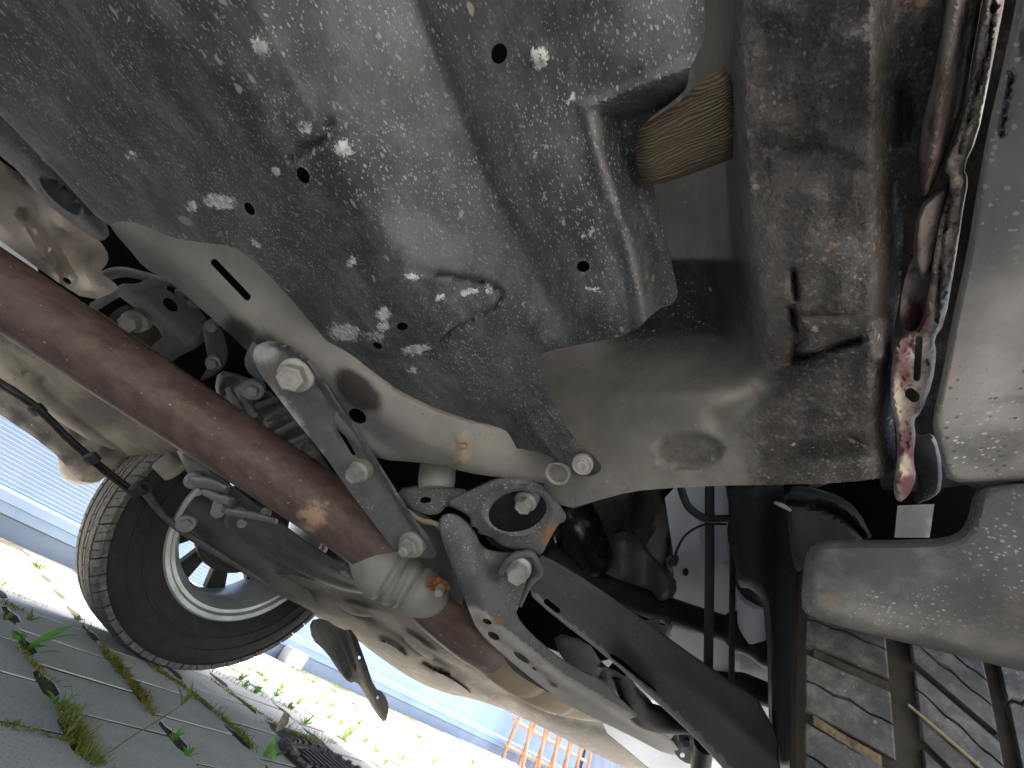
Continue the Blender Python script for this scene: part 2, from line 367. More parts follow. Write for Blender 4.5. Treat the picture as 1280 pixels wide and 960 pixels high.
def pipe_mat():
    b = NB('rusty_pipe'); st = b.mapped((2.2, 26, 26), (0, 0, math.radians(-28)))
    n = b.noise(3.5, 7, .65, st); col = b.mix(b.ramp(n, .34, .68), (.075, .046, .037), (.135, .086, .069))
    col = b.mix(b.ramp(b.noise(9, 6, .7), .48, .74, 0, .8), col, (.085, .055, .047))
    col = b.mix(b.ramp(b.noise(70, 6, .7, st), .55, .75, 0, .45), col, (.19, .115, .088))
    col = b.mix(b.ramp(b.math('ADD', b.attr('stain'), b.math('MULTIPLY', b.math('SUBTRACT', b.noise(60, 6, .7), .5), 1.1)), .4, .7), col, (.34, .22, .14))
    col = b.mix(b.math('MULTIPLY', b.specks(210, .3, None, 8), .6), col, (.4, .33, .26))
    col = b.mix(b.ramp(b.noise(240, 4, .7), .55, .75, 0, .5), col, (.07, .045, .038))
    return b.out(col, b.ramp(n, .3, .7, .42, .62), .15, b.bump(b.noise(110, 6, .75), .7, .0014), .35)
M['pipe'] = pipe_mat()
M['gold'] = dirty('heat_shield_tan', (.46, .37, .25), (.36, .285, .19), 9, .55, .15, (.42, .36, .27), .55, .8, 16, [], (.12, .06, .03), None, sk=.5, bscale=80, bstr=.2, bdist=.001)
M['foil'] = dirty('pressed_heat_shield', (.40, .355, .30), (.27, .225, .185), 10, .5, .2, (.16, .125, .10), .52, .75, 18, [], (.05, .04, .035), None, sk=.5, bscale=45, bstr=.6, bdist=.004)
M['rust'] = dirty('rust_flakes', (.28, .10, .03), (.17, .065, .025), 60, .8, 0, (.4, .2, .07), .5, .8, 90, [], None, None, sk=.4, bscale=200, bstr=.8, bdist=.002)
M['pad'] = dirty('tan_weld', (.30, .235, .16), (.24, .185, .125), 60, .6, 0, (.25, .17, .1), .5, .8, 80, [], None, None, sk=.4, bscale=200, bstr=.6, bdist=.002)
M['white'] = dirty('white_body_paint', (.78, .80, .83), (.72, .74, .77), 5, .3, 0, (.5, .5, .48), .55, .85, 9, [], None, None, sk=.4, bscale=60, bstr=.05, bdist=.001)
M['far_tray'] = dirty('tray_plastic', (.06, .057, .052), (.10, .094, .085), 8, .65, 0, (.17, .157, .137), .48, .75, 11, [(120, .3, (.3, .28, .25), 9)], (.035, .033, .031), None, sk=.5, bscale=60, bstr=.3, bdist=.003)
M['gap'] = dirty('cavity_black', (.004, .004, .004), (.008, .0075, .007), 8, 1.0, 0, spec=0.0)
M['farfloor'] = dirty('shaded_floor', (.105, .099, .078), (.07, .066, .054), 8, .7, 0, (.06, .055, .045), .45, .7, 12, [], (.02, .018, .016), sk=.4)  # darker copy of the floor paint: far-side shade put into the colour
M['hose'] = dirty('rubber_hose', (.012, .012, .013), (.022, .022, .022), 20, .45, 0, (.05, .048, .045), .55, .8, 30)
M['gloss'] = dirty('gloss_black', (.008, .008, .009), (.012, .012, .013), 20, .12, 0, bstr=.02)
def tyre_mat(name='tyre_rubber', dust=(.185, .168, .142), amt=.85):
    b = NB(name); n = b.noise(30, 7, .7); col = b.mix(b.ramp(n, .35, .7), (.050, .047, .043), (.085, .079, .071))
    col = b.mix(b.ramp(b.noise(75, 7, .72), .42, .74, 0, amt), col, dust)
    col = b.mix(b.ramp(b.math('ADD', b.attr('stain'), b.math('MULTIPLY', b.math('SUBTRACT', b.noise(80, 5, .7), .5), .5)), .2, .9), col, (.30, .225, .145))
    col = b.mix(b.math('MULTIPLY', b.specks(300, .3, None, 5), .6), col, (.3, .28, .25))
    return b.out(col, .72, 0, b.bump(b.noise(220, 4, .6), .3, .0012), .35)
M['tyre'] = tyre_mat(); M['tyre_far'] = dirty('tyre_sidewall', (.014, .0135, .013), (.024, .023, .022), 25, .7, 0, (.035, .033, .03), .5, .8, 40)
M['groove'] = dirty('tyre_groove', (.040, .034, .028), (.075, .062, .048), 40, .85, 0, (.03, .027, .024), .5, .8, 40, [], None, None, sk=.4, bscale=200, bstr=.5, bdist=.002)
M['mud'] = dirty('dried_mud', (.21, .145, .085), (.13, .092, .056), 90, .95, 0, (.06, .045, .032), .45, .7, 120, [], None, None, sk=.4, bscale=200, bstr=.8, bdist=.003)
M['rim'] = dirty('wheel_silver', (.44, .45, .44), (.36, .365, .355), 10, .35, .5, (.26, .24, .21), .55, .8, 18)
M['rimdark'] = dirty('wheel_inner', (.035, .034, .033), (.06, .057, .054), 14, .6, 0, (.10, .085, .07), .55, .8, 24)
M['paver'] = None
def paver_mat():
    b = NB('paver_concrete'); oi = b.n('ShaderNodeObjectInfo').outputs['Random']
    ge = b.n('ShaderNodeNewGeometry'); pos = ge.outputs['Position']
    n = b.noise(14, 7, .68, pos); col = b.mix(b.ramp(n, .3, .72), (.54, .495, .43), (.64, .59, .515))
    col = b.mix(b.math('MULTIPLY', oi, .5), col, (.46, .425, .37))
    col = b.mix(b.ramp(b.noise(260, 3, .6, pos), .5, .75, 0, .55), col, (.12, .115, .11)); col = b.mix(b.ramp(b.noise(330, 3, .6, pos), .6, .78, 0, .5), col, (.34, .335, .325))
    col = b.mix(b.ramp(b.noise(7, 6, .7, pos), .56, .76, 0, .5), col, (.13, .125, .095))
    return b.out(col, .9, 0, b.bump(b.noise(240, 5, .7, pos), .5, .0018), .25)
M['paver'] = paver_mat()
M['joint'] = dirty('joint_soil', (.045, .040, .028), (.075, .066, .046), 20, .95, 0, (.07, .075, .022), .5, .7, 8, [(120, .4, (.2, .18, .15), 9)], None, None, sk=.4, bscale=150, bstr=.9, bdist=.006)
def leafm(name, a, b_, tr=.35):
    b = NB(name); pos = b.n('ShaderNodeNewGeometry').outputs['Position']
    col = b.mix(b.ramp(b.noise(60, 4, .6, pos), .35, .7), a, b_); m = b.out(col, .55, 0, None, .3)
    t = b.n('ShaderNodeBsdfTranslucent'); b.set(t.inputs[0], col); mx = b.n('ShaderNodeMixShader'); mx.inputs[0].default_value = tr
    o = b.t.nodes['Material Output']; b.t.links.new(b.b.outputs[0], mx.inputs[1]); b.t.links.new(t.outputs[0], mx.inputs[2]); b.t.links.new(mx.outputs[0], o.inputs[0]); return m
M['leaf'] = leafm('weed_leaf', (.10, .24, .035), (.16, .34, .06)); M['leaf2'] = leafm('grass_blade', (.12, .17, .035), (.19, .22, .06))
M['moss'] = leafm('moss', (.15, .14, .018), (.27, .215, .03), .25); M['dry'] = leafm('dry_leaf', (.20, .15, .10), (.28, .22, .15), .2); M['drygrass'] = leafm('dry_grass', (.26, .20, .10), (.34, .28, .16), .3)
M['wall'] = dirty('wall_cladding', (.185, .245, .325), (.17, .23, .305), 3, .55, 0, (.17, .215, .28), .5, .8, 5, bstr=.05)
M['plinth'] = dirty('wall_plinth', (.15, .18, .225), (.135, .16, .205), 5, .75, 0, (.11, .12, .14), .5, .8, 9, bstr=.2)
M['door'] = dirty('door_blue', (.06, .075, .13), (.05, .065, .11), 3, .4, 0, bstr=.05)
M['orange'] = dirty('orange_paint', (.50, .21, .10), (.44, .18, .085), 9, .5, 0, (.6, .3, .15), .55, .8, 20)
M['iron'] = dirty('cast_iron_rust', (.075, .048, .045), (.11, .075, .07), 25, .6, .3, (.15, .12, .10), .5, .8, 40, [], None, None, sk=.4, bscale=150, bstr=.6, bdist=.002)
def sleeve_mat():
    b = NB('fibre_sleeve'); wv = b.n('ShaderNodeTexWave'); wv.inputs['Scale'].default_value = 240; wv.inputs['Distortion'].default_value = 14; wv.inputs['Detail'].default_value = 3; wv.inputs['Detail Scale'].default_value = .6
    b.t.links.new(b.mapped((1, .25, 1), (0, 0, math.radians(15))), wv.inputs[0])
    col = b.mix(b.ramp(wv.outputs['Fac'], .2, .8), (.07, .054, .036), (.145, .112, .074)); col = b.mix(b.ramp(b.noise(14, 5), .4, .7, 0, .6), col, (.09, .07, .045))
    return b.out(col, .85, 0, b.bump(wv.outputs['Fac'], .6, .0015), .2)
M['sleeve'] = sleeve_mat()

# ------------------------------------------------------------------ ground: one sheet to the horizon, pavers laid on it
XP, YP = .190, .180
def quad_sheet(name, x0, x1, y0, y1, z, mat):
    me = mesh(name, [(x0, y0, z), (x1, y0, z), (x1, y1, z), (x0, y1, z)], [(0, 1, 2, 3)], smooth=False); return new_obj(name, me, mat)
gnd = tag(quad_sheet('ground', -150, 150, -150, 150, -.0014, M['joint']), kind='structure')
def paved_far_mat():
    b = NB('paving_far'); br = b.n('ShaderNodeTexBrick'); b.t.links.new(b.co, br.inputs[0]); br.inputs['Scale'].default_value = 1; br.inputs['Brick Width'].default_value = .18; br.inputs['Row Height'].default_value = .19
    br.inputs['Mortar Size'].default_value = .008; br.inputs['Color1'].default_value = (.38, .37, .36, 1); br.inputs['Color2'].default_value = (.34, .335, .325, 1); br.inputs['Mortar'].default_value = (.09, .08, .05, 1)
    return b.out(b.mix(b.ramp(b.noise(6, 6), .4, .7, 0, .4), br.outputs[0], (.13, .125, .1)), .9)
fm = paved_far_mat()
for i, (x0, x1, y0, y1) in enumerate([(-14, 14, -14, -.62), (-14, -.16, -.62, 2.49), (4.02, 14, -.62, 2.49)]):
    tag(quad_sheet('paving_apron', x0, x1, y0, y1, -.0005, fm), kind='structure')
def paver_mesh():
    # bone-shaped interlocking block: both long edges step in and out
    a = .014; hx, hy = XP/2-.0075, YP/2-.0055
    e = [(-1, 0), (-.55, 0), (-.25, 1), (.25, 1), (.55, 0), (1, 0)]
    out = [(hx+a*(2*s-1)*.5, hy*t) for t, s in e]+[(-hx+a*(2*s-1)*.5, hy*t) for t, s in reversed(e)]
    bm = bmesh.new(); top = []
    def inset(k, z):
        return [bm.verts.new((x-np.sign(x)*k, y*(1-k/hy), z)) for x, y in out]
    l0, l1, l2 = inset(0, -.05), inset(0, -.0006), inset(.0007, 0)
    n = len(out)
    for A, B in ((l0, l1), (l1, l2)):
        for i in range(n): bm.faces.new((A[i], A[(i+1) % n], B[(i+1) % n], B[i]))
    bm.faces.new(l2)
    bmesh.ops.recalc_face_normals(bm, faces=bm.faces[:]); me = bpy.data.meshes.new('paver'); bm.to_mesh(me); bm.free(); me.materials.append(M['paver']); return me
pm = paver_mesh(); MH = np.array([1.06, .93]); npv = 0
rest = []
for i in range(-3, 19):
    for j in range(-6, 14):
        x = .42+XP*(i+.5); y = .90+YP*(j+.5)+(YP/2 if i % 2 else 0)-.0
        if y > 2.42 or y < -.55: continue
        if np.hypot(x-MH[0], y-MH[1]) < .16: continue
        vis = y > .45 and x > .1
        rest.append((0 if vis else 1, x, y))
rest.sort(key=lambda t: (t[0], np.hypot(t[1]-.4, t[2]-.9)))
for k, (v, x, y) in enumerate(rest):
    z = random.uniform(-.0006, .0008); rx, ry, rz = random.gauss(0, .003), random.gauss(0, .003), random.gauss(0, .012)
    if k < 290:
        o = bpy.data.objects.new('paver', pm); C.objects.link(o); o.parent = gnd
        o.location = (x, y, z); o.rotation_euler = (rx, ry, rz)
left = rest[290:]
if left:
    bm = bmesh.new()
    for v, x, y in left:
        n0 = len(bm.verts); bm.from_mesh(pm); bm.verts.ensure_lookup_table()
        for q in bm.verts[n0:]: q.co += Vector((x, y, -.001))
    me = bpy.data.meshes.new('paver_field'); bm.to_mesh(me); bm.free(); tag(new_obj('paver_field', me, M['paver'], gnd), kind='stuff')

# ------------------------------------------------------------------ building with fine horizontal cladding
bl = empty('building', (3, 2.5, 0), 'pale blue building with ribbed cladding and a low plinth behind the car', 'building')
def prof_wall(name, x0, x1, prof, mat, par):
    v = [(x, y, z) for x in (x0, x1) for y, z in prof]; n = len(prof); f = [(i, i+1, n+i+1, n+i) for i in range(n-1)]
    return new_obj(name, mesh(name, v, f, angle=20), mat, par)
pr = []
z = .138
while z < 1.65:
    pr += [(2.5135, z), (2.512, z+.010), (2.5138, z+.0125)]; z += .014
prof_wall('cladding', -8, 6.9, [(2.506, .139)]+pr, M['wall'], bl)
prof_wall('sill_strip', -8, 6.9, [(2.50, .062), (2.492, .066), (2.492, .098), (2.487, .101), (2.487, .132), (2.492, .1385), (2.51, .1395)], M['wall'], bl)
prof_wall('plinth', -8, 6.9, [(2.497, -.02), (2.497, .0615), (2.52, .0615)], M['plinth'], bl)
box_pts('door_panel', (6.9, 2.47, -.02), (14, 2.6, 1.7), M['door'], bl)
box_pts('wall_core', (-8, 2.53, -.02), (6.9, 6, 1.7), M['plinth'], bl)
box_pts('drain_block', (1.93, 2.40, -.01), (2.06, 2.486, .075), dirty('pale_concrete', (.45, .45, .43), (.38, .38, .36), 12, .8), bl, .006)
# ------------------------------------------------------------------ the car
car = empty('parked_car', (.735, .67, 0), 'raised white car seen from underneath, dirty black floor shield and rusty exhaust pipe', 'car')
# outer hull: shadow and darkness above the underbody
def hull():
    bm = bmesh.new()
    def arch(cx, n=14): return [(cx+.47*math.cos(t), .37+.47*math.sin(t)) for t in np.linspace(math.pi-.3, .3, n)]
    top = [(1.58, .46), (1.62, .72), (1.3, .98), (.62, 1.08), (.0, 1.58), (-2.2, 1.62), (-2.75, 1.1), (-2.8, .52)]
    side = [(-2.8, .52)]+arch(-1.93)+[(-1.4, .50), (.27, .50)]+arch(.751)+[(1.3, .46)]+top[:-1]
    mid = [(-2.8, .62), (1.2, .62), (1.55, .60)]+top[:-1]
    for poly, y0, y1, t in ((side, -.225, -.02, 0), (mid, -.018, 1.36, 0), (side, 1.362, 1.555, 0)):
        for yy in (y0, y1): pass
        a = [bm.verts.new((x, y0, z)) for x, z in poly]; b = [bm.verts.new((x, y1, z)) for x, z in poly]; n = len(poly)
        for i in range(n): bm.faces.new((a[i], a[(i+1) % n], b[(i+1) % n], b[i]))
        bm.faces.new(a); bm.faces.new(b)
    bmesh.ops.recalc_face_normals(bm, faces=bm.faces[:]); bmesh.ops.triangulate(bm, faces=[f for f in bm.faces if len(f.verts) > 4])
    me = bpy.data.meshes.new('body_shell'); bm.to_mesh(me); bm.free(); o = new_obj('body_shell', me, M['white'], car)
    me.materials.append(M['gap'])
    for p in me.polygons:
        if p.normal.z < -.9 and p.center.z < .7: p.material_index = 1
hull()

# ---- plastic floor shield
xa = lambda y: np.interp(y, [-60, 0, 100, 180, 260, 330, 420, 560], [285, 315, 365, 410, 455, 500, 560, 610])
xb = lambda y: np.interp(y, [-60, 0, 130, 220, 300, 420, 560], [490, 515, 568, 605, 645, 702, 740])
xc = lambda y: np.interp(y, [-60, 90, 130, 200, 300, 380, 430], [728, 730, 732, 748, 782, 800, 806])
yc = lambda x: np.interp(x, [700, 732, 800, 880], [150, 135, 108, 78])
GRV = [np.array([(545, 342), (575, 347), (610, 354), (627, 366), (623, 382), (602, 392), (578, 404), (562, 414), (548, 428)]), np.array([(449, 441), (465, 446), (482, 448), (512, 442), (542, 437)])]
LOWE = np.array([(390, 410), (422, 442), (449, 472), (475, 502), (512, 525), (550, 536), (588, 547), (610, 552)])
def shield_relief(x, y, e):
    p = np.stack([x, y], 1)
    t = np.clip((x-xa(y))/(xb(y)-xa(y)), 0, 1)
    r = .030*t*(1-.35*sm((y-330)/120))
    r -= .0012*sm((x-xb(y))/25)*(y < 420)                   # crease
    q = np.minimum(x-xc(y), (y-yc(x))*1.15); r += .024*sm(q/42)
    r -= .0025*np.exp(-(np.maximum(q, -30)/10)**2)*(q > -30)
    s = sm((y-385)/60)*sm((x-555)/60); r += .006*s
    dl = seg_dist(p, LOWE); r += .022*(np.clip(1-dl/95, 0, 1)**2)*(y > 330)
    for g in GRV:
        r += .005*np.exp(-(seg_dist(p, g)/2.8)**2)
    pk = inside(p, np.array([(470, 340), (560, 345), (622, 365), (620, 385), (565, 411), (545, 436), (480, 446), (440, 435)])); r -= .0015*pk
    for bx, by, rr, h in ((375, 185, 14, .004), (675, 70, 15, -.002), (325, 60, 16, -.002), (270, 100, 22, -.0015), (65, 150, 14, -.001), (740, 292, 9, -.001)): r += h*np.exp(-(((x-bx)**2+(y-by)**2)/rr**2))
    r += .004*np.exp(-(seg_dist(p, np.array([(365, 200), (380, 188), (408, 172), (412, 155)]))/5)**2)
    r -= .016*sm((y-500)/50)*sm((x-630)/40)
    r += .003*np.sin(x/47+.3)*np.sin(y/61+1)
    return r
sh_out = [(-70, -70), (884, -70), (880, 0), (882, 46), (868, 74), (861, 88), (860, 108), (845, 124), (812, 148), (803, 160), (804, 176), (818, 240), (835, 310), (847, 360), (846, 374), (838, 382), (822, 386), (790, 418), (734, 429), (689, 438), (674, 444), (672, 456),
          (690, 500), (714, 546), (752, 578), (750, 592), (724, 597), (706, 586), (690, 570), (659, 562), (634, 559), (624, 551), (588, 547), (550, 536), (512, 525), (475, 502), (449, 472), (422, 442), (345, 352), (311, 321), (289, 307), (250, 303), (210, 296), (176, 280), (150, 275), (132, 284), (75, 221), (60, 206), (0, 143), (-70, 82)]
sh_holes = [ell(624, 67, 10, 13, 10), ell(729, 333, 8, 7), ell(379, 219, 7, 11, -30), ell(312, 261, 5, 9, -35), ell(503, 408, 7, 5), ell(472, 432, 6, 3.5, 25), ell(571, 527, 5, 2, 5), ell(232, 276, 10, 4.5, 30)]
cake = [(275, 252, 22, 10, 10, .8), (240, 258, 8, 8, 0, .8), (320, 305, 10, 5, 40, .7), (430, 415, 22, 12, 10, .75), (480, 392, 9, 12, 20, .8), (480, 408, 9, 5, 0, .9), (520, 437, 22, 7, -10, .8), (585, 365, 14, 5, -5, .75), (612, 362, 6, 6, 0, .7), (550, 372, 8, 5, 0, .7), (515, 345, 14, 6, 0, .7), (430, 185, 12, 12, 40, .8), (345, 215, 7, 7, 0, .8), (165, 195, 8, 9, 30, .6), (440, 327, 8, 9, 0, .6),
        (675, 72, 13, 17, 0, .75), (325, 60, 12, 18, -20, .6), (382, 160, 12, 12, 0, .55), (735, 292, 10, 7, -40, .6), (713, 124, 5, 10, 40, .7), (668, 195, 6, 8, 40, .5), (742, 362, 14, 3, 15, .7), (515, 462, 7, 7, 0, .6), (410, 165, 10, 10, 40, .5), (160, 25, 6, 5, 30, .5), (255, 105, 12, 8, 30, .35), (470, 420, 16, 9, 0, .55)]
film_and_light = [(480, 90, 75, 170, -28, .55), (560, 250, 60, 130, -28, .5), (745, 150, 8, 30, -5, .9), (760, 230, 7, 60, -16, .85), (792, 330, 7, 50, -14, .7), (535, 300, 60, 36, 35, .8), (430, 80, 120, 120, 30, .30), (520, 230, 120, 60, 55, .3), (755, 220, 9, 120, -14, .5), (800, 40, 90, 60, 0, .4), (660, 420, 70, 60, 0, .3), (545, 490, 40, 60, -30, .4), (790, 330, 18, 50, -15, .4), (330, 40, 60, 90, 25, .45)]  # dust film, plus painted light on the ramp band and ridge edge
shield = sheet('floor_shield', sh_out, U(0), M['shield'], car, sh_holes, 5, shield_relief, .0028, cake, film_and_light, cut=1, angle=45)
shield['label'] = 'black plastic floor shield speckled with dried white dirt'
# clip, gussets
fd = U(0)
def at(f, x, y, o=0.0): return float(f(np.array([x]), np.array([y]))[0])+o
sheet('gusset', [(655, 512), (662, 512), (703, 566), (704, 578), (690, 566)], lambda x, y: U(0)(x, y)-.020, M['shield'], shield, step=6, thick=.003, cut=0)
sheet('gusset', [(672, 506), (678, 506), (712, 549), (713, 561), (704, 552)], lambda x, y: U(0)(x, y)-.020, M['shield'], shield, step=6, thick=.003, cut=0)
dcl = at(fd, 728, 581, -.013)
lathe('clip', [(.0, -.004), (.0078, -.004), (.0078, .0008), (.0068, .0018), (.0058, .0010), (.0045, .0010), (.0042, .0034), (.0026, .0036), (.0022, .002), (0, .002)], P(728, 581, dcl), (-.55, -.35, -.75), M['bolt'], shield, 24)
# ---- neighbouring shield with grommet
def nb_rel(x, y, e): return .003+.004*np.clip(1-e/14, 0, 1)
nb = sheet('side_shield', [(-70, 70), (0, 135), (60, 198), (85, 222), (112, 250), (140, 290), (128, 303), (112, 296), (84, 275), (52, 250), (25, 215), (0, 195), (-70, 128)], U(.004), M['shield'], car, [ell(86, 241, 12, 9, 48)], 6, nb_rel, .003, cut=1)
lathe('grommet', [(.0135, -.004), (.0165, -.001), (.0165, .0035), (.0145, .005), (.0120, .0035), (.0095, .001), (.0072, -.002), (.0062, -.006)], P(86, 241, at(U(.004), 86, 241, .002)), (.0, -.1, -1), M['hose'], nb, 28)
# ---- wrinkled tunnel heat shield
def fo_rel(x, y, e):
    return .012*np.sin((x*.62+y*.5)/17)*sm(e/20)+.02*np.exp(-(seg_dist(np.stack([x, y], 1), np.array([(30, 270), (70, 320), (85, 350)]))/7)**2)+.008*np.sin((x*.5-y*.8)/9)*np.clip(e/20, 0, 1)*sm((x-60)/40)
sheet('tunnel_heat_shield', [(-70, 160), (0, 200), (30, 222), (60, 252), (90, 272), (112, 288), (134, 312), (136, 328), (124, 340), (142, 352), (150, 362), (112, 378), (60, 345), (0, 300), (-70, 250)], plane3((0, 250, .44), (130, 330, .50), (0, 300, .47)), M['foil'], car, [ell(84, 351, 6, 3, 35)], 6, fo_rel, .002, [(20, 215, 60, 8, 40, .6), (60, 330, 30, 10, 40, .4)])
# ---- pressed floor / sill pan in primer and undercoat
def pan_relief(x, y, e):
    p = np.stack([x, y], 1)
    xe = np.interp(y, [-60, 60, 200, 330, 430, 480], [900, 906, 915, 925, 945, 960])
    r = .085*sm((xe+22-x)/70)*sm((505-y)/90)                    # floor lies deeper than the sill box
    r += .016*sm((y-455)/25)*sm((610-y)/40)*sm((840-x)/60)*0
    r += .010*np.exp(-(((x-770)/70)**2+((y-470)/30)**2))
    v = ((x-861)/42)**2+((y-564)/21)**2; r += .008*sm((1.15-v)/.35)                   # oval pad
    bx = np.minimum(np.minimum(x-993, 1112-x), np.minimum(y-395, 448-y-(1050-x)*.12)); r -= .009*sm(bx/7)
    r += .010*np.exp(-(seg_dist(p, np.array([(992, 340), (996, 375)]))/3.5)**2)+.012*np.exp(-(seg_dist(p, np.array([(990, 388), (1000, 420), (992, 448), (1020, 442), (1050, 432), (1076, 425)]))/4.5)**2)
    r += .006*np.exp(-(seg_dist(p, np.array([(1128, 120), (1132, 150), (1125, 175)]))/9)**2)
    r += .002*np.exp(-(seg_dist(p, np.array([(985, 190), (1030, 190), (1080, 215)]))/9)**2)
    r += .010*np.exp(-(seg_dist(p, np.array([(900, 525), (950, 495), (1000, 450)]))/14)**2)
    r += .022*sm((x-1085)/40)                                   # sinks towards the pinch weld
    r += .0022*np.sin(x/41+y/57+np.sin(y/33))*sm((x-900)/60)+.0008*np.sin(x/13-y/27+np.sin(x/21+y/19)*1.5)*sm((x-930)/40)
    r -= .014*np.clip(1-np.abs(y-585)/50, 0, 1)*sm((x-950)/100)*.6
    return r
def pan_coat(x, y):
    a = sm((x-np.interp(y, [-60, 200, 330, 420, 480, 540, 610], [872, 880, 886, 890, 915, 880, 900]))/95)*1.0
    return np.maximum(a, blobs(x, y, [(770, 452, 40, 14, 20, .3), (735, 470, 20, 12, 10, .3), (700, 630, 40, 10, 0, .3), (861, 564, 38, 18, 0, .55), (880, 590, 80, 16, 0, .3)]))
def pan_black(x, y):
    a = sm((y-316)/14)*sm((505-y-(x-760)*.05)/110)*sm((975-x)/80)*sm((x-(770-(y-330)*.5))/70)
    return np.maximum(a, blobs(x, y, [(1040, 560, 75, 18, -8, .9), (1105, 300, 10, 200, 2, .35), (1120, 560, 8, 60, 0, .8)]))
pan = sheet('floor_pan', [(760, 30), (800, -70), (1185, -70), (1172, 60), (1150, 180), (1130, 250), (1128, 350), (1116, 420), (1115, 500), (1120, 560), (1116, 596), (1060, 603), (980, 606), (900, 607), (838, 610), (790, 614), (745, 626), (706, 638), (680, 610), (660, 560), (660, 440), (690, 425), (780, 400), (790, 300), (770, 150)],
            tps((890, 0, .166), (1100, 0, .128), (1000, 200, .170), (900, 300, .205), (1110, 320, .165), (1000, 480, .222), (720, 470, .365), (860, 560, .292), (1100, 590, .23), (730, 620, .365), (960, 600, .262), (820, 200, .20)), M['pan'], car, (), 6, pan_relief, .003, pan_coat, pan_black, angle=60)
pan['label'] = 'beige floor pressing with black undercoat along the sill'
sheet('fibre_sleeve', [(792, 165), (815, 148), (850, 128), (880, 96), (915, 80), (925, 195), (880, 212), (815, 234), (798, 225)], lambda x, y: U(.045)(x, y), M['sleeve'], car, (), 8, lambda x, y, e: .004*(1-np.clip(e/20, 0, 1))**2, .004)
# cover strip of primer beside the sleeve is part of the pan
# ---- sill: pinch weld, cavity wall, rocker trim
sillw = sheet('sill_cavity', [(1090, -70), (1345, -70), (1345, 640), (1190, 645), (1160, 640), (1110, 630), (1095, 590), (1095, 400), (1110, 200)], tps((1150, 0, .165), (1300, 0, .145), (1150, 300, .215), (1300, 300, .18), (1130, 600, .285), (1300, 600, .25)), M['under'], car, (), 12, None, .003)
pw_out = [(1268, -70), (1256, 0), (1236, 103), (1222, 172), (1204, 210), (1211, 224), (1204, 261), (1194, 330), (1181, 405), (1167, 424), (1171, 440), (1166, 478), (1151, 516), (1142, 525), (1145, 545), (1141, 575), (1146, 598), (1136, 620), (1122, 630), (1116, 610), (1121, 580), (1122, 546), (1117, 520), (1113, 500), (1115, 450), (1120, 425), (1134, 416), (1150, 413), (1159, 375), (1166, 330), (1174, 280), (1190, 226), (1178, 210), (1197, 172), (1207, 130), (1231, 0), (1240, -70)]
dw = tps((1250, 0, .121), (1220, 150, .139), (1180, 330, .166), (1140, 500, .198), (1130, 610, .224), (1180, 0, .12), (1100, 500, .196))
def pw_rel(x, y, e):
    w_ = 5.5-e
    return .004*np.clip(1-e/6, 0, 1)**2+.0016*np.sin(y/13+np.sin(y/23)*3+x/9)*np.clip(e/8, 0, 1)+rng.normal(0, .0005, len(x))*(e > 1)+.003*np.exp(-(seg_dist(np.stack([x, y], 1), np.array([(1250, -70), (1235, 60), (1214, 140), (1198, 190)]))/2.6)**2)+.004*np.exp(-(seg_dist(np.stack([x, y], 1), np.array([(1190, 240), (1178, 300), (1170, 400)]))/2.6)**2)
sheet('pinch_weld', pw_out, dw, M['weld'], car, [slot(1149, 424, 1146, 472, 4.5), slot(1138, 492, 1143, 496, 7)], 3.5, pw_rel, .016, [(1140, 395, 20, 22, 0, .9), (1128, 450, 12, 40, 0, .8), (1133, 560, 12, 35, 0, .8), (1135, 605, 10, 14, 0, .9), (1185, 260, 8, 40, 10, .5), (1150, 510, 12, 10, 0, .5), (1240, 40, 6, 40, 10, .5)], [(1130, 582, 9, 12, 0, .9), (1225, 140, 10, 40, 12, .8), (1122, 500, 6, 30, 0, .7), (1195, 225, 8, 10, 0, .7)], cut=1, angle=60)
sheet('inner_flange', [(1158, 300), (1166, 330), (1158, 372), (1150, 411), (1132, 416), (1124, 400), (1128, 360), (1140, 320)], lambda x, y: dw(x, y)+.014, M['weld'], car, (), 6, None, .004, [(1140, 395, 20, 25, 0, .9)], [(1130, 385, 6, 15, 0, .7)])
sheet('outer_flange', [(1192, -70), (1240, -70), (1228, 0), (1206, 128), (1192, 170), (1178, 206), (1152, 262), (1146, 180), (1172, 80)], lambda x, y: dw(x, y)+.007, M['weld'], car, (), 6, lambda x, y, e: .004*np.sin(x/6+y/40)*np.clip(e/8, 0, 1), .004, [(1165, 180, 30, 90, 10, .5)], edge=(8, .01))
sheet('outer_flange', [(1146, 262), (1172, 236), (1192, 224), (1176, 285), (1166, 340), (1150, 352), (1140, 320)], lambda x, y: dw(x, y)+.006, M['weld'], car, (), 6, None, .004, [(1165, 290, 14, 40, 10, .5)], [(1160, 270, 14, 40, 10, .5)], edge=(8, .01))
def trim_rel(x, y, e): return 0*e+.0035*np.exp(-(seg_dist(np.stack([x, y], 1), np.array([(1265, 90), (1252, 170)]))/3)**2)+.004*sm((y-540)/40)*0+.002*np.sin(x/40+y/70)
sheet('rocker_trim', [(1340, -70), (1284, -70), (1271, 0), (1253, 86), (1234, 165), (1221, 240), (1208, 320), (1188, 409), (1178, 468), (1164, 528), (1170, 548), (1178, 580), (1184, 603), (1240, 604), (1340, 600)], tps((1280, 0, .108), (1340, 0, .100), (1215, 280, .150), (1340, 280, .135), (1170, 530, .196), (1340, 530, .178), (1200, 600, .210), (1340, 600, .195)), M['trim'], car, (), 7, trim_rel, .003, [(1278, 55, 5, 22, 0, 1), (1240, 560, 60, 30, -8, .7), (1260, 500, 60, 6, -8, .45)], [(1190, 470, 8, 60, 15, .5)], edge=(9, .007))
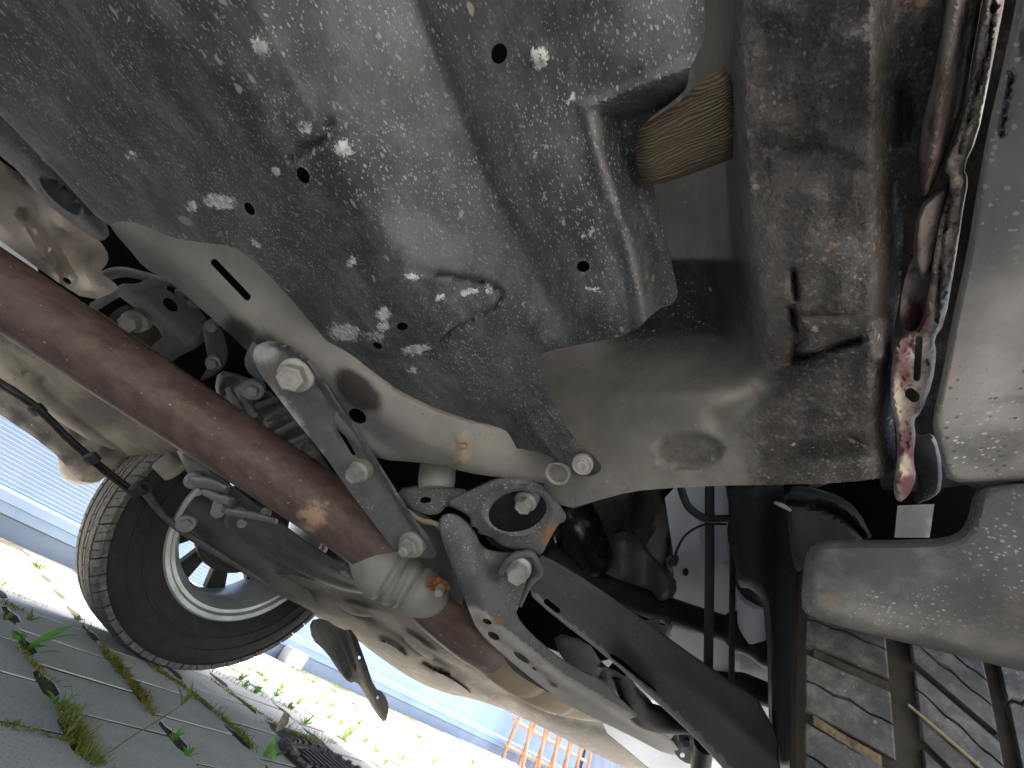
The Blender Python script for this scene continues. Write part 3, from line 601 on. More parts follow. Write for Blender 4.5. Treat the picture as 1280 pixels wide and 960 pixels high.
sheet('wheel_arch_edge', [(1130, 535), (1150, 545), (1165, 540), (1176, 562), (1178, 610), (1168, 622), (1140, 632), (1150, 600)], plane3((1150, 550, .24), (1150, 620, .262), (1180, 600, .23)), M['trim'], car, (), 6, None, .003, [(1150, 600, 40, 40, 0, .8)], edge=(14, .01))
# ---- arch liner lip and parts around it
gd = tps((1020, 690, .262), (1100, 720, .240), (1250, 700, .205), (1020, 765, .268), (1150, 800, .244), (1280, 835, .222), (1280, 605, .196))
guard = sheet('arch_liner', [(1345, 598), (1280, 601), (1234, 605), (1217, 614), (1211, 645), (1202, 663), (1183, 672), (1137, 675), (1040, 675), (1016, 679), (1005, 697), (1001, 757), (1010, 770), (1062, 787), (1150, 808), (1280, 840), (1345, 856)], gd, M['guard'], car, (), 7, lambda x, y, e: .0025*np.sin(x/60+.5)+.004*np.exp(-((y-(735+(x-1050)*.16))/14)**2)*0, .005, [(1100, 775, 110, 22, 13, .5), (1230, 800, 70, 30, 13, .5), (1060, 740, 40, 30, 0, .35), (1260, 770, 30, 50, 0, .35)], [(1040, 750, 16, 14, 0, .5), (1265, 760, 20, 16, 0, .4)], edge=(16, .018))
sheet('liner_bracket', [(978, 612), (992, 606), (1030, 612), (1060, 625), (1078, 645), (1086, 665), (1092, 672), (1060, 682), (1020, 690), (1000, 720), (990, 700), (984, 650)], plane3((990, 620, .31), (1085, 665, .29), (1000, 700, .305)), M['dark'], car, (), 6, lambda x, y, e: .012*np.exp(-(seg_dist(np.stack([x, y], 1), np.array([(985, 625), (1035, 635), (1060, 650), (1080, 670)]))/4)**2), .003, edge=(10, .008))
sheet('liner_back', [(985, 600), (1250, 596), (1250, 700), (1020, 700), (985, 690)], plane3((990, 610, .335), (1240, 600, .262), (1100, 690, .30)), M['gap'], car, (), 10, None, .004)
sheet('jack_plate', [(1122, 632), (1168, 630), (1162, 672), (1118, 672)], plane3((1122, 632, .25), (1168, 630, .25), (1140, 672, .262)), M['tubecast'], car, (), 8, None, .004, cut=0)
tube('cobweb_clip', [(968, 628, .30, 2), (978, 632, .298, 3), (988, 638, .298, 2)], M['tubecast'], car, seg=8)
# ---- frame rail
CR = np.array([(120, 262), (170, 292), (230, 335), (300, 392), (370, 438), (430, 478), (480, 522), (530, 552), (600, 572), (720, 600)])
def side_of(x, y, line):                      # >0 below-left of a polyline given left to right
    return y-np.interp(x, line[:, 0], line[:, 1])
def rail_rel(x, y, e):
    s = side_of(x, y, CR)
    r = .030*sm(s/38)*sm((620-x)/80)+.012*sm(-s/60)
    r += .010*np.clip(1-e/9, 0, 1)**2
    p = np.stack([x, y], 1)
    r -= .004*np.exp(-(seg_dist(p, np.array([(579, 548), (574, 582)]))/9)**2)
    r -= .003*np.exp(-(seg_dist(p, np.array([(160, 300), (215, 340), (262, 385)]))/3)**2)
    return r
rail = sheet('frame_rail', [(116, 246), (180, 236), (300, 276), (410, 396), (480, 476), (560, 516), (660, 536), (730, 556), (745, 600), (712, 630), (700, 612), (677, 602), (625, 597), (584, 591), (550, 581), (512, 577), (479, 575), (455, 566), (420, 535), (380, 500), (350, 475), (319, 448), (296, 426), (270, 402), (244, 380), (210, 350), (180, 335), (162, 312), (142, 290)],
     tps((150, 280, .40), (300, 330, .355), (300, 420, .39), (450, 500, .355), (560, 560, .365), (700, 590, .375), (480, 560, .38)), M['rail'], car, [slot(268, 328, 309, 371, 4.5), ell(447, 520, 12, 8, 35)], 5, rail_rel, .004, [(447, 488, 30, 17, 40, 1.4), (300, 418, 26, 16, 40, .9), (330, 440, 26, 24, 0, .8), (545, 583, 20, 3, 0, .5), (690, 605, 40, 8, 10, .35), (485, 545, 8, 6, 0, .3)], [(577, 564, 16, 26, 8, .3), (560, 578, 22, 5, 0, .3), (250, 390, 30, 5, 40, .4)], angle=50)
sheet('weld_patch', [(567, 545), (590, 547), (592, 560), (586, 582), (562, 578), (566, 562)], lambda x, y: tps((560, 560, .365), (700, 590, .352), (480, 560, .38), (450, 500, .355))(x, y)-.003, M['pad'], rail, (), 4, lambda x, y, e: -.004*np.sin(y/2.6)**2*np.exp(-((x-578)/5)**2)+.006*np.clip(1-e/6, 0, 1), .008)
lathe('wire_clip', [(.0075, -.006), (.0098, -.006), (.0098, .001), (.0088, .0015), (.0075, 0)], P(697, 592, .352), (-.5, -.3, -.8), M['beige'], rail, 24, 35, False)
# ---- exhaust
pipe = tube('exhaust_pipe', [(-80, 310, .47, 42), (0, 361, .487, 41.5), (150, 461, .513, 40), (300, 560, .54, 38), (420, 641, .562, 36.5), (478, 684, .572, 36), (492, 694, .575, 33)], M['pipe'], car, seg=40, n=8)
at_ = pipe.data.attributes.new('stain', 'FLOAT', 'POINT'); co = np.empty(len(pipe.data.vertices)*3); pipe.data.vertices.foreach_get('co', co); co = co.reshape(-1, 3)
pc = P(398, 640, .54); at_.data.foreach_set('value', np.clip(1.2-np.linalg.norm(co-pc, axis=1)/.035, 0, .9).astype(np.float32))
tube('pipe_edge_light', [(-70, 367, .478, 2.0), (0, 411.5, .492, 2.0), (150, 510, .518, 2.2), (300, 606, .545, 2.0), (400, 672, .564, 1.6)], M['tubecast'], pipe, seg=8)  # thin pale bead imitating the light along the pipe's lower edge
tube('flange_joint', [(458, 690, .575, 24), (472, 704, .562, 33), (480, 710, .56, 36), (487, 714, .56, 36), (492, 717, .56, 31), (498, 721, .56, 35), (504, 724, .56, 30.5), (510, 727, .56, 34), (516, 731, .56, 29.5), (522, 735, .56, 33), (530, 739, .562, 31), (540, 746, .575, 24)], M['tubecast'], pipe, seg=32, n=4)
tube('front_pipe', [(525, 737, .575, 30), (560, 765, .60, 33), (592, 790, .63, 33), (612, 806, .66, 31)], M['pipe'], pipe, seg=32)
rb = sheet('rusty_tab', [(535, 720), (552, 722), (566, 733), (556, 742), (545, 748), (533, 738)], plane3((540, 725, .525), (560, 735, .53), (545, 745, .54)), M['rust'], pipe, (), 4, lambda x, y, e: .004*np.sin(x/2)*np.sin(y/2.3), .006)
bolt(549, 738, .522, 6, M['bolt'], pipe, (-.4, -.5, -.7), flange=False)
cat = tube('catalyst_shell', [(578, 786, .66, 33), (588, 793, .665, 35), (596, 798, .675, 28), (612, 808, .69, 29), (626, 818, .71, 35), (650, 834, .74, 37), (658, 839, .755, 34), (666, 844, .77, 36), (694, 859, .81, 34), (702, 862, .82, 31), (710, 865, .84, 32), (745, 876, .90, 26), (780, 884, .95, 18)], M['gold'], pipe, seg=36, n=4, flat=.8)
sheet('catalyst_slot', [(628, 815), (640, 818), (670, 842), (700, 866), (694, 870), (664, 854), (636, 834)], plane3((630, 820, .60), (700, 868, .69), (660, 850, .65)), M['dark'], pipe, (), 6, None, .01)
# ---- black backing sheet added behind the gaps to stop light leaking in
sheet('dark_backing', [(40, 300), (170, 285), (300, 380), (420, 500), (500, 560), (600, 570), (760, 590), (850, 600), (850, 760), (760, 840), (660, 800), (570, 755), (470, 672), (300, 562), (140, 458), (60, 400)], tps((60, 330, .74), (300, 450, .74), (480, 600, .78), (650, 620, .80), (840, 640, .82), (700, 800, .95)), M['gap'], car, (), 14, lambda x, y, e: .01*np.sin(x/17)*np.sin(y/13), .05)
# ---- gearbox mount, casing
gm = sheet('gearbox_mount', [(100, 388), (148, 354), (173, 355), (183, 347), (208, 351), (228, 370), (256, 392), (262, 412), (253, 432), (214, 450), (190, 480), (140, 450)], plane3((120, 380, .58), (250, 400, .53), (190, 470, .62)), M['dark'], car, [[(122, 388), (150, 371), (170, 386), (198, 411), (203, 421), (188, 434), (158, 412)], ell(213, 381, 11, 6.5, 40), slot(212, 360, 224, 367, 3.5)], 5, lambda x, y, e: .01*np.clip(1-e/7, 0, 1)+.012*sm((y-x*.75-235)/25), .012)
box_c = P(170, 405, .64)
bolt(168, 402, .60, 11, M['tubecast'], gm, (-.2, -.7, -.6), h=1.6)
tube('mount_rubber', [(160, 395, .66, 22), (185, 420, .66, 22)], M['hose'], gm, seg=20)
tube('shift_rod', [(120, 350, .56, 6), (150, 340, .55, 7), (185, 346, .55, 6), (222, 356, .55, 5)], M['cast'], car, seg=12, flat=.6)
st = sheet('mount_strap', [(252, 404), (266, 397), (280, 412), (287, 438), (282, 458), (262, 474), (248, 477), (262, 456), (256, 428)], plane3((255, 400, .50), (285, 440, .49), (255, 475, .52)), M['dark'], car, (), 5, None, .014, edge=(7, .01))
bolt(267, 408, .495, 7, M['cast'], st, (-.2, -.6, -.7)); bolt(267, 454, .50, 7, M['cast'], st, (-.2, -.6, -.7)); bolt(228, 366, .535, 6, M['cast'], gm, (0, -.6, -.7)); bolt(243, 380, .532, 6, M['cast'], gm, (0, -.6, -.7))
gc_d = plane3((280, 480, .60), (400, 570, .62), (330, 560, .64))
gc = sheet('gearbox_casing', [(272, 462), (300, 468), (330, 482), (354, 505), (378, 532), (398, 562), (424, 602), (400, 625), (340, 585), (285, 540), (268, 490)], gc_d, M['cast'], car, (), 6, lambda x, y, e: .014*np.sin((x*.75+y*.65)/7.5)*np.clip(e/10, 0, 1), .02, edge=(8, .02))
for (x0, y0, x1, y1) in ((286, 486, 300, 512), (322, 507, 345, 500), (334, 524, 358, 512), (347, 541, 372, 528), (360, 556, 383, 546), (305, 500, 318, 520), (372, 575, 396, 565)):
    tube('casing_rib', [(x0, y0, .595, 4.5), (x1, y1, .585, 4.5)], M['cast'], gc, seg=8)
lathe('washer', [(.006, -.012), (.0135, -.012), (.0135, .002), (.0115, .0035), (.0085, .0035), (.0085, .001), (0, .001)], P(316, 488, .575), (-.2, -.75, -.6), M['alu'], gc, 28)
bolt(316, 488, .570, 7.5, M['bolt'], gc, (-.2, -.75, -.6), flange=False)
# ---- brace plate
br_d = tps((370, 465, .38), (510, 690, .485), (320, 440, .375), (430, 560, .425), (480, 600, .445), (545, 692, .49))
BRR = np.array([(318, 430), (345, 426), (364, 433), (384, 448), (403, 474), (426, 510), (455, 550), (486, 600), (515, 645), (546, 690)])
def brace_rel(x, y, e):
    p = np.stack([x, y], 1); d = seg_dist(p, BRR)
    r = -.016*sm((7.5-d)/4.5)*sm((x-325)/30)
    r += .006*np.exp(-(seg_dist(p, np.array([(419, 531), (445, 570)]))/5)**2)*1.3
    r -= .004*np.exp(-(((x-370)/26)**2+((y-466)/24)**2))
    r += .008*sm((350-x)/30)*sm((470-y)/30)*0
    return r
brace = sheet('brace_plate', [(316, 440), (322, 430), (340, 425), (362, 431), (384, 446), (404, 473), (427, 510), (456, 550), (487, 600), (516, 645), (547, 689), (543, 698), (526, 696), (499, 696), (468, 655), (437, 615), (404, 567), (369, 525), (348, 497), (327, 470), (317, 452)], br_d, M['frame'], car, [slot(424, 537, 442, 567, 2.2)], 4.5, brace_rel, .004, [(360, 520, 12, 45, -38, .55), (330, 440, 25, 14, 0, .6), (400, 570, 10, 20, 0, .35)], [(345, 470, 12, 20, 0, .25)], angle=40)
brace['label'] = 'dark bolted brace strap with a raised edge'
bolt(370, 469, .372, 17, M['bolt'], brace, (-.35, -.62, -.75), h=1.15)
bolt(448, 590, .428, 10.5, M['tubecast'], brace, (-.55, -.35, -.8), h=1.3)
bolt(514, 681, .474, 13, M['tubecast'], brace, (-.6, -.3, -.75), h=.8, stud=.7)
tube('brace_boss', [(336, 452, .44, 26), (340, 440, .41, 24)], M['frame'], brace, seg=20)
# ---- subframe
sub = sheet('subframe_rail', [(547, 652), (556, 641), (574, 643), (592, 660), (603, 685), (625, 690), (650, 690), (672, 698), (675, 714), (662, 730), (649, 757), (644, 768), (662, 790), (690, 815), (722, 836), (750, 847), (780, 878), (815, 905), (852, 936), (842, 948), (775, 913), (730, 893), (700, 875), (662, 846), (625, 816), (596, 788), (586, 762), (575, 735), (563, 702), (551, 670)],
   tps((560, 650, .44), (600, 720, .452), (600, 785, .49), (660, 700, .47), (700, 840, .60), (850, 940, .80), (640, 770, .505)), M['frame'], car, [ell(609, 777, 6, 3, 25), ell(617, 795, 8, 4, 32), ell(652, 822, 12, 3.5, 36), ell(668, 836, 3.5, 1.8, 36), ell(690, 855, 8, 2.5, 32)], 4.5,
   lambda x, y, e: .014*((np.clip(np.abs(seg_dist(np.stack([x, y], 1), np.array([(566, 655), (590, 715), (612, 765)])))/30, 0, 1))**2)*sm((775-y)/30)-.004*np.exp(-(seg_dist(np.stack([x, y], 1), np.array([(590, 720), (603, 770)]))/10)**2)
   + .055*sm((side_of(x, y, np.array([(560, 725), (600, 758), (700, 838), (780, 886), (850, 928)]))-1)/24)*sm((x-578)/16)*sm((y-745)/25)+.008*np.exp(-(seg_dist(np.stack([x, y], 1), np.array([(604, 690), (615, 716), (640, 700)]))/6)**2), .006,
   lambda x, y: sm((side_of(x, y, np.array([(560, 725), (600, 758), (700, 838), (780, 886), (850, 928)]))+1)/6)*sm((y-750)/25)*1.3, [(622, 777, 8, 5, 30, .9), (672, 826, 10, 3, 40, .8), (606, 692, 6, 8, 0, .35)], edge=(4, .005))  # lower face painted paler for the light it catches from the far side
bolt(648, 711, .455, 12.5, M['bolt'], sub, (-.55, -.45, -.7), h=1.5)
tube('flange_lip', [(625, 716, .46, 4), (640, 697, .452, 5), (662, 692, .45, 5), (672, 705, .452, 4.5), (675, 716, .455, 4), (662, 730, .46, 3.5), (650, 757, .47, 2.5)], M['frame'], sub, seg=10)
brk_d = tps((560, 630, .425), (640, 595, .405), (705, 645, .425), (650, 685, .44), (590, 655, .44), (676, 693, .45))
bracket = sheet('subframe_bracket', [(556, 630), (566, 622), (588, 612), (613, 599), (634, 593), (661, 595), (680, 606), (695, 620), (701, 633), (709, 645), (705, 653), (699, 654), (688, 672), (677, 695), (668, 690), (655, 685), (640, 686), (626, 682), (613, 670), (597, 667), (588, 657), (588, 646), (570, 636)], brk_d, M['frame'], car, [ell(647, 639, 37, 25, -14, 28), ell(593, 662, 5, 3, 20)], 4,
   lambda x, y, e: .006*np.exp(-((((x-647)/44)**2+((y-639)/31)**2-1)/.25)**2)*-1, .006, [(640, 600, 50, 8, -5, .3)], [(688, 668, 9, 18, 25, .7), (667, 650, 5, 5, 0, .4)], edge=(6, .008))
sheet('bracket_cup', [(600, 600), (690, 600), (700, 650), (680, 690), (620, 690), (600, 660)], lambda x, y: brk_d(x, y)+.055, M['dark'], bracket, (), 9, None, .004)
bolt(657, 627, .435, 11, M['bolt'], bracket, (-.4, -.2, -.9), h=1.2)
sheet('bracket_arm', [(495, 611), (526, 606), (563, 609), (588, 612), (572, 626), (558, 632), (549, 643), (533, 644), (505, 632)], plane3((500, 612, .47), (585, 614, .425), (535, 642, .45)), M['frame'], bracket, [ell(532, 625, 7, 4, -5)], 5, None, .006, [(520, 640, 20, 5, 15, .6)], edge=(6, .008))
tube('bushing', [(548, 578, .47, 22), (546, 600, .455, 23), (545, 612, .45, 21)], M['tubecast'], car, seg=28)
tube('small_bracket', [(505, 635, .47, 4), (525, 650, .468, 5), (545, 655, .46, 5), (555, 668, .46, 4)], M['pad'], bracket, seg=10, flat=.5)
sheet('inner_rail', [(498, 632), (530, 640), (552, 662), (566, 705), (584, 760), (560, 748), (530, 715), (505, 680)], plane3((500, 640, .52), (580, 750, .56), (550, 660, .51)), M['frame'], car, (), 6, None, .006, [(520, 645, 10, 14, 40, .4)], edge=(8, .01))
# ---- lower arm and links on the near side
arm = sheet('control_arm', [(670, 690), (700, 704), (737, 727), (812, 780), (880, 829), (968, 886), (980, 1010), (925, 985), (880, 934), (850, 904), (805, 864), (760, 822), (692, 770), (656, 738)], tps((676, 700, .475), (737, 740, .49), (880, 860, .535), (970, 950, .565), (800, 850, .545), (660, 738, .49)), M['armblack'], car, [slot(683, 752, 697, 763, 3.5)], 6,
   lambda x, y, e: -.004*np.exp(-((side_of(x, y, np.array([(660, 715), (737, 765), (880, 872), (970, 950)])))/14)**2), .022, lambda x, y: 1.2*sm((side_of(x, y, np.array([(660, 731), (692, 762), (760, 814), (805, 855), (850, 893), (880, 922), (930, 972)])))/5), edge=(4, .006))  # lower lip coloured paler than the rest of the arm
arm['label'] = 'broad black suspension arm running to the near tyre'
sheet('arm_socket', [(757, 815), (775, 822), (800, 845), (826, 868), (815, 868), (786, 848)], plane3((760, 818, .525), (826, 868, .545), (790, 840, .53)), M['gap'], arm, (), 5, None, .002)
tube('drive_shaft', [(680, 690, .66, 16), (740, 728, .67, 16), (850, 768, .68, 16), (915, 788, .68, 16), (925, 790, .67, 24), (940, 798, .66, 22), (955, 803, .65, 28), (972, 806, .64, 28)], M['hose'], car, seg=24)
tube('tie_rod', [(800, 805, .80, 10), (860, 830, .78, 11), (910, 850, .76, 11), (930, 858, .75, 15), (970, 872, .74, 13)], M['hose'], car, seg=16)
tube('strut_rod', [(887, 590, .50, 5.6), (887, 700, .52, 5.6), (885, 862, .56, 5.6)], M['dark'], car, seg=14)
tube('brake_pipe', [(916, 680, .60, 3.5), (915, 780, .62, 3.5), (914, 880, .65, 3.5)], M['dark'], car, seg=10)
tube('brake_hose', [(848, 600, .48, 5), (856, 625, .48, 5), (864, 637, .48, 5), (882, 648, .48, 5), (912, 648, .48, 4.5)], M['hose'], car, seg=12)
tube('sensor_wire', [(843, 702, .50, 3), (846, 688, .495, 1.6), (858, 668, .49, 1.5), (880, 656, .49, 1.5), (908, 655, .49, 1.5)], M['hose'], car, seg=8)
sheet('sensor_plug', [(832, 694), (848, 693), (849, 702), (843, 712), (834, 712)], plane3((832, 694, .51), (849, 694, .505), (840, 712, .515)), M['hose'], car, (), 5, None, .012, edge=(4, .006))
fen = sheet('inner_fender', [(826, 590), (965, 590), (985, 760), (985, 900), (900, 880), (840, 850), (832, 800), (846, 720)], tps((830, 600, .60), (960, 600, .60), (900, 720, .70), (840, 800, .74), (960, 860, .76)), M['white'], car, (), 6,
   lambda x, y, e: .02*sm((x-912-(y-700)*.02)/8)-.012*np.exp(-((x-875)/7)**2)*sm((700-y)/20)*sm((y-640)/20)+.012*np.exp(-(seg_dist(np.stack([x, y], 1), np.array([(906, 700), (930, 706)]))/4)**2), .003)
fen['label'] = 'white painted inner wing panel behind the hoses'
ell_h = sheet('fender_plug', ell(857, 715, 4, 5), plane3((850, 710, .655), (866, 710, .655), (857, 722, .66)), M['hose'], fen, (), 4, None, .004, cut=0)
sheet('strut_housing', [(905, 595), (1000, 595), (1010, 960), (962, 960), (958, 760), (940, 735), (922, 735), (917, 700), (908, 668), (912, 640)], plane3((910, 600, .46), (990, 600, .43), (960, 900, .56)), M['hose'], car, (), 8, lambda x, y, e: .006*np.sin(x/9)*np.clip(e/10, 0, 1), .02, edge=(12, .02))
lathe('strut_seat', [(.020, 0), (.026, .004), (.026, .03), (.022, .034), (.022, .08)], P(941, 745, .60), (.2, -.35, 1), M['hose'], car, 28)
tube('damper_tube', [(945, 742, .62, 22), (945, 800, .66, 20)], M['white'], car, seg=24)
# engine parts seen through the wheel well
sheet('bell_housing', [(735, 700), (760, 668), (790, 662), (810, 690), (845, 720), (846, 745), (820, 760), (785, 735), (740, 725), (700, 712)], plane3((740, 700, .72), (840, 720, .66), (790, 660, .70)), M['cast'], car, (), 7, lambda x, y, e: .015*np.sin(x/9)*np.clip(e/10, 0, 1), .03, edge=(12, .03))
sheet('sump', [(690, 640), (760, 618), (830, 600), (845, 640), (848, 700), (835, 730), (800, 700), (760, 690), (700, 720)], plane3((690, 650, .78), (840, 620, .70), (780, 700, .80)), M['dark'], car, (), 8, lambda x, y, e: .02*np.sin(x/8+y/30)*np.clip(e/12, 0, 1)*sm((x-770)/20), .03, edge=(12, .02))
tube('oil_filter', [(712, 640, .70, 30), (722, 665, .69, 33), (735, 700, .69, 32), (740, 712, .69, 26)], M['gloss'], car, seg=36)
sheet('ball_joint', [(805, 775), (830, 770), (842, 778), (836, 800), (820, 808), (806, 795), (795, 790)], plane3((800, 780, .62), (842, 775, .60), (820, 808, .63)), M['cast'], car, [ell(828, 778, 4, 4)], 5, None, .02, edge=(7, .012))
sheet('rack_boot', [(750, 745), (800, 770), (812, 800), (790, 800), (760, 780), (742, 760)], plane3((750, 750, .66), (810, 795, .68), (770, 785, .69)), M['dark'], car, (), 6, None, .02, edge=(8, .02))
# between arm and rail: sway bar, hoses, skirt
sheet('bay_skirt', [(690, 790), (735, 800), (752, 830), (775, 840), (800, 860), (838, 905), (850, 940), (800, 915), (740, 862), (700, 822)], plane3((700, 800, .62), (840, 910, .84), (760, 860, .74)), M['armblack'], car, (), 6, lambda x, y, e: .02*np.exp(-((x-752)/3.5)**2)*sm((850-y)/10), .006, edge=(8, .01))
tube('sway_bar', [(772, 838, .70, 12), (786, 870, .72, 14), (800, 890, .74, 15), (830, 900, .76, 14), (868, 902, .76, 12)], M['hose'], car, seg=18)
sbk = sheet('bar_bracket', [(838, 918), (862, 912), (876, 935), (872, 958), (852, 952), (842, 940)], plane3((840, 918, .80), (875, 930, .78), (850, 955, .84)), M['cast'], car, [ell(853, 944, 3, 3)], 5, None, .008)
bolt(856, 924, .785, 6, M['cast'], sbk, (-.5, -.5, -.7))
tube('lower_hose', [(880, 930, .74, 12), (876, 960, .76, 12), (880, 990, .78, 12)], M['hose'], car, seg=16)
# ---- far side
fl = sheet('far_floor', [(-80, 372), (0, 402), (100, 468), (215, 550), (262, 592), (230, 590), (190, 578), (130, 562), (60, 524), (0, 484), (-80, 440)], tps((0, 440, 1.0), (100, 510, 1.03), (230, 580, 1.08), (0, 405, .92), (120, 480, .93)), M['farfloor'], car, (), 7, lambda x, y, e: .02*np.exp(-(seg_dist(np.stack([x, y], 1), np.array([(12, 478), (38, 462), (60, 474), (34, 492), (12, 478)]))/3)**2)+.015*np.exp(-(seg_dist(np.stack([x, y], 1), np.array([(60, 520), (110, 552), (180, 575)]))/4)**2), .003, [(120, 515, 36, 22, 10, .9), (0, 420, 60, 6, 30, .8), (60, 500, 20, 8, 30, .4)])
fs = sheet('far_sill', [(-80, 430), (0, 476), (60, 518), (120, 556), (190, 574), (165, 598), (140, 590), (120, 605), (95, 600), (75, 572), (40, 545), (0, 518), (-80, 470)], tps((0, 500, 1.02), (100, 580, 1.13), (180, 580, 1.18), (0, 476, .98)), M['far_tray'], car, (), 6, lambda x, y, e: .02*np.sin(x/11+y/7)*np.clip(e/10, 0, 1)*.5, .01, [(60, 545, 80, 8, 35, .9), (110, 580, 30, 14, 20, .7)])
sheet('far_mudflap', [(72, 566), (90, 570), (108, 590), (124, 588), (130, 602), (110, 606), (88, 605), (74, 594)], plane3((72, 566, 1.24), (130, 600, 1.28), (90, 605, 1.26)), M['trim'], car, (), 5, None, .02, edge=(6, .015))
for o_, r_ in ((0, 2.6), (7, 2.2)):
    tube('brake_line', [(-40, 452+o_, .93, r_), (40, 502+o_, .94, r_), (85, 545+o_, .96, r_), (125, 580+o_, .98, r_), (170, 615+o_, 1.0, r_)], M['hose'], car, seg=8)
for (x, y) in ((47, 512), (115, 573), (172, 612)):
    lathe('line_clip', [(.008, -.012), (.013, -.010), (.013, .010), (.008, .012)], P(x, y, .95), (.8, .1, -.2), M['dark'], car, 10)
tube('far_arm', [(150, 580, 1.20, 12), (200, 606, 1.17, 19), (260, 650, 1.16, 20), (310, 690, 1.18, 20), (355, 722, 1.25, 18), (400, 750, 1.35, 14)], M['armblack'], car, seg=24)
tube('far_link', [(180, 612, 1.02, 9), (205, 645, 1.03, 7), (240, 672, 1.04, 7), (285, 700, 1.05, 6), (335, 732, 1.06, 6)], M['frame'], car, seg=14, flat=.5)
bolt(232, 655, 1.02, 8, M['alu'], car, (-.3, -.9, -.3)); bolt(178, 610, .99, 7, M['dark'], car, (-.3, -.9, -.3))
tube('far_bushing', [(205, 575, 1.06, 14), (220, 590, 1.06, 14)], M['tubecast'], car, seg=18)
gp = sheet('gearbox_pan', [(215, 552), (270, 592), (335, 640), (400, 690), (470, 720), (482, 742), (440, 742), (400, 728), (350, 704), (300, 676), (278, 655), (284, 640), (262, 625), (238, 600)], tps((230, 565, .90), (300, 640, .93), (400, 710, .92), (470, 735, .88)), M['cast'], car, (), 6, lambda x, y, e: .03*sm((side_of(x, y, np.array([(215, 570), (300, 645), (400, 706), (480, 738)])))/10), .03, edge=(8, .02))
for (x, y, r) in ((242, 601, 8), (274, 632, 6), (300, 640, 5), (332, 642, 5), (272, 640, 6), (433, 715, 5.5), (302, 655, 4)): bolt(x, y, .90, r, M['alu'], gp, (-.3, -.9, -.4))
for a in ([(236, 602, .90, 8), (262, 604, .89, 10), (285, 612, .89, 7)], [(255, 615, .90, 6), (290, 628, .89, 9)], [(285, 640, .90, 6), (320, 645, .89, 6), (345, 652, .88, 5)]): tube('casing_lug', a, M['alu'], gp, seg=12, flat=.6)
# ---- front under-tray and bumper lip
tr_line = np.array([(330, 722), (440, 775), (560, 845), (640, 885), (740, 920), (850, 950), (980, 985)])
tray = sheet('front_tray', [(322, 716), (380, 720), (440, 742), (500, 742), (540, 770), (585, 805), (625, 850), (690, 890), (740, 897), (800, 925), (860, 935), (900, 925), (985, 950), (1040, 1010), (900, 1010), (760, 952), (640, 890), (590, 873), (560, 868), (520, 852), (480, 826), (440, 795), (400, 775), (345, 737)], tps((330, 722, 1.25), (440, 760, 1.22), (560, 850, 1.32), (540, 790, 1.10), (640, 880, 1.38), (760, 930, 1.42), (960, 980, 1.35), (860, 940, 1.25), (700, 895, 1.2)), M['far_tray'], car,
   (), 4, lambda x, y, e: .05*np.exp(-(seg_dist(np.stack([x, y], 1), np.array([(360, 730), (450, 765), (540, 820), (620, 866)]))/8)**2)-.03*np.exp(-(seg_dist(np.stack([x, y], 1), np.array([(400, 745), (480, 785), (560, 840)]))/7)**2)+.04*np.exp(-(seg_dist(np.stack([x, y], 1), np.array([(480, 800), (500, 812)]))/4)**2)+.05*np.exp(-(seg_dist(np.stack([x, y], 1), np.array([(530, 826), (558, 842)]))/4)**2)+.05*np.exp(-(seg_dist(np.stack([x, y], 1), np.array([(560, 790), (620, 855), (700, 893), (790, 925)]))/8)**2), .012, [(430, 748, 60, 8, 15, .8), (540, 805, 30, 8, 40, .8), (490, 805, 20, 5, 30, .9), (548, 836, 20, 5, 30, .9), (640, 868, 50, 5, 35, .6), (760, 915, 40, 6, 15, .7)], angle=50)
for a_ in ([(500, 790), (520, 797), (546, 822), (538, 826), (512, 808)], [(420, 752), (452, 757), (470, 770), (452, 772), (430, 764)], [(470, 800), (490, 806), (512, 824), (500, 824), (478, 812)], [(540, 838), (560, 846), (592, 868), (578, 868), (552, 852)], [(590, 822), (612, 842), (640, 868), (628, 868), (600, 846)]):
    sheet('tray_recess_shade', a_, lambda x, y: tps((330, 722, 1.25), (440, 760, 1.22), (560, 850, 1.32), (540, 790, 1.10), (640, 880, 1.38), (760, 930, 1.42), (700, 895, 1.2))(x, y)-.02, M['dark'], tray, (), 5, None, .006)  # dark plates on the tray that paint the shade of its recesses
sheet('bumper_panel', [(745, 905), (780, 903), (830, 925), (870, 945), (930, 935), (1040, 1020), (880, 1020), (800, 950)], tps((750, 910, 1.12), (850, 945, 1.1), (950, 980, 1.05), (860, 1000, 1.15)), M['white'], car, (), 8, lambda x, y, e: .01*np.sin(x/18), .004)
dfl = sheet('air_deflector', [(386, 776), (404, 772), (428, 788), (442, 786), (457, 826), (468, 860), (480, 866), (487, 884), (482, 906), (468, 890), (454, 864), (446, 852), (436, 854), (424, 840), (408, 815), (390, 800)], plane3((390, 780, 1.30), (441, 792, 1.22), (480, 900, 1.28)), M['far_tray'], car, [ell(449, 822, 1.6, 2.2), ell(472, 872, 1.6, 2.2)], 4, lambda x, y, e: .05*sm((np.interp(y, [770, 800, 850, 905], [436, 444, 456, 481])-x)/7), .012, [(430, 815, 30, 40, 0, .6)])
sheet('deflector_rib', [(407, 784), (414, 782), (440, 838), (438, 850), (430, 846)], plane3((407, 784, 1.25), (440, 838, 1.24), (430, 846, 1.25)), M['far_tray'], dfl, (), 5, None, .03)
sheet('deflector_rib', [(424, 790), (430, 789), (446, 832), (444, 842)], plane3((424, 790, 1.25), (446, 832, 1.24), (440, 842, 1.25)), M['far_tray'], dfl, (), 5, None, .03)

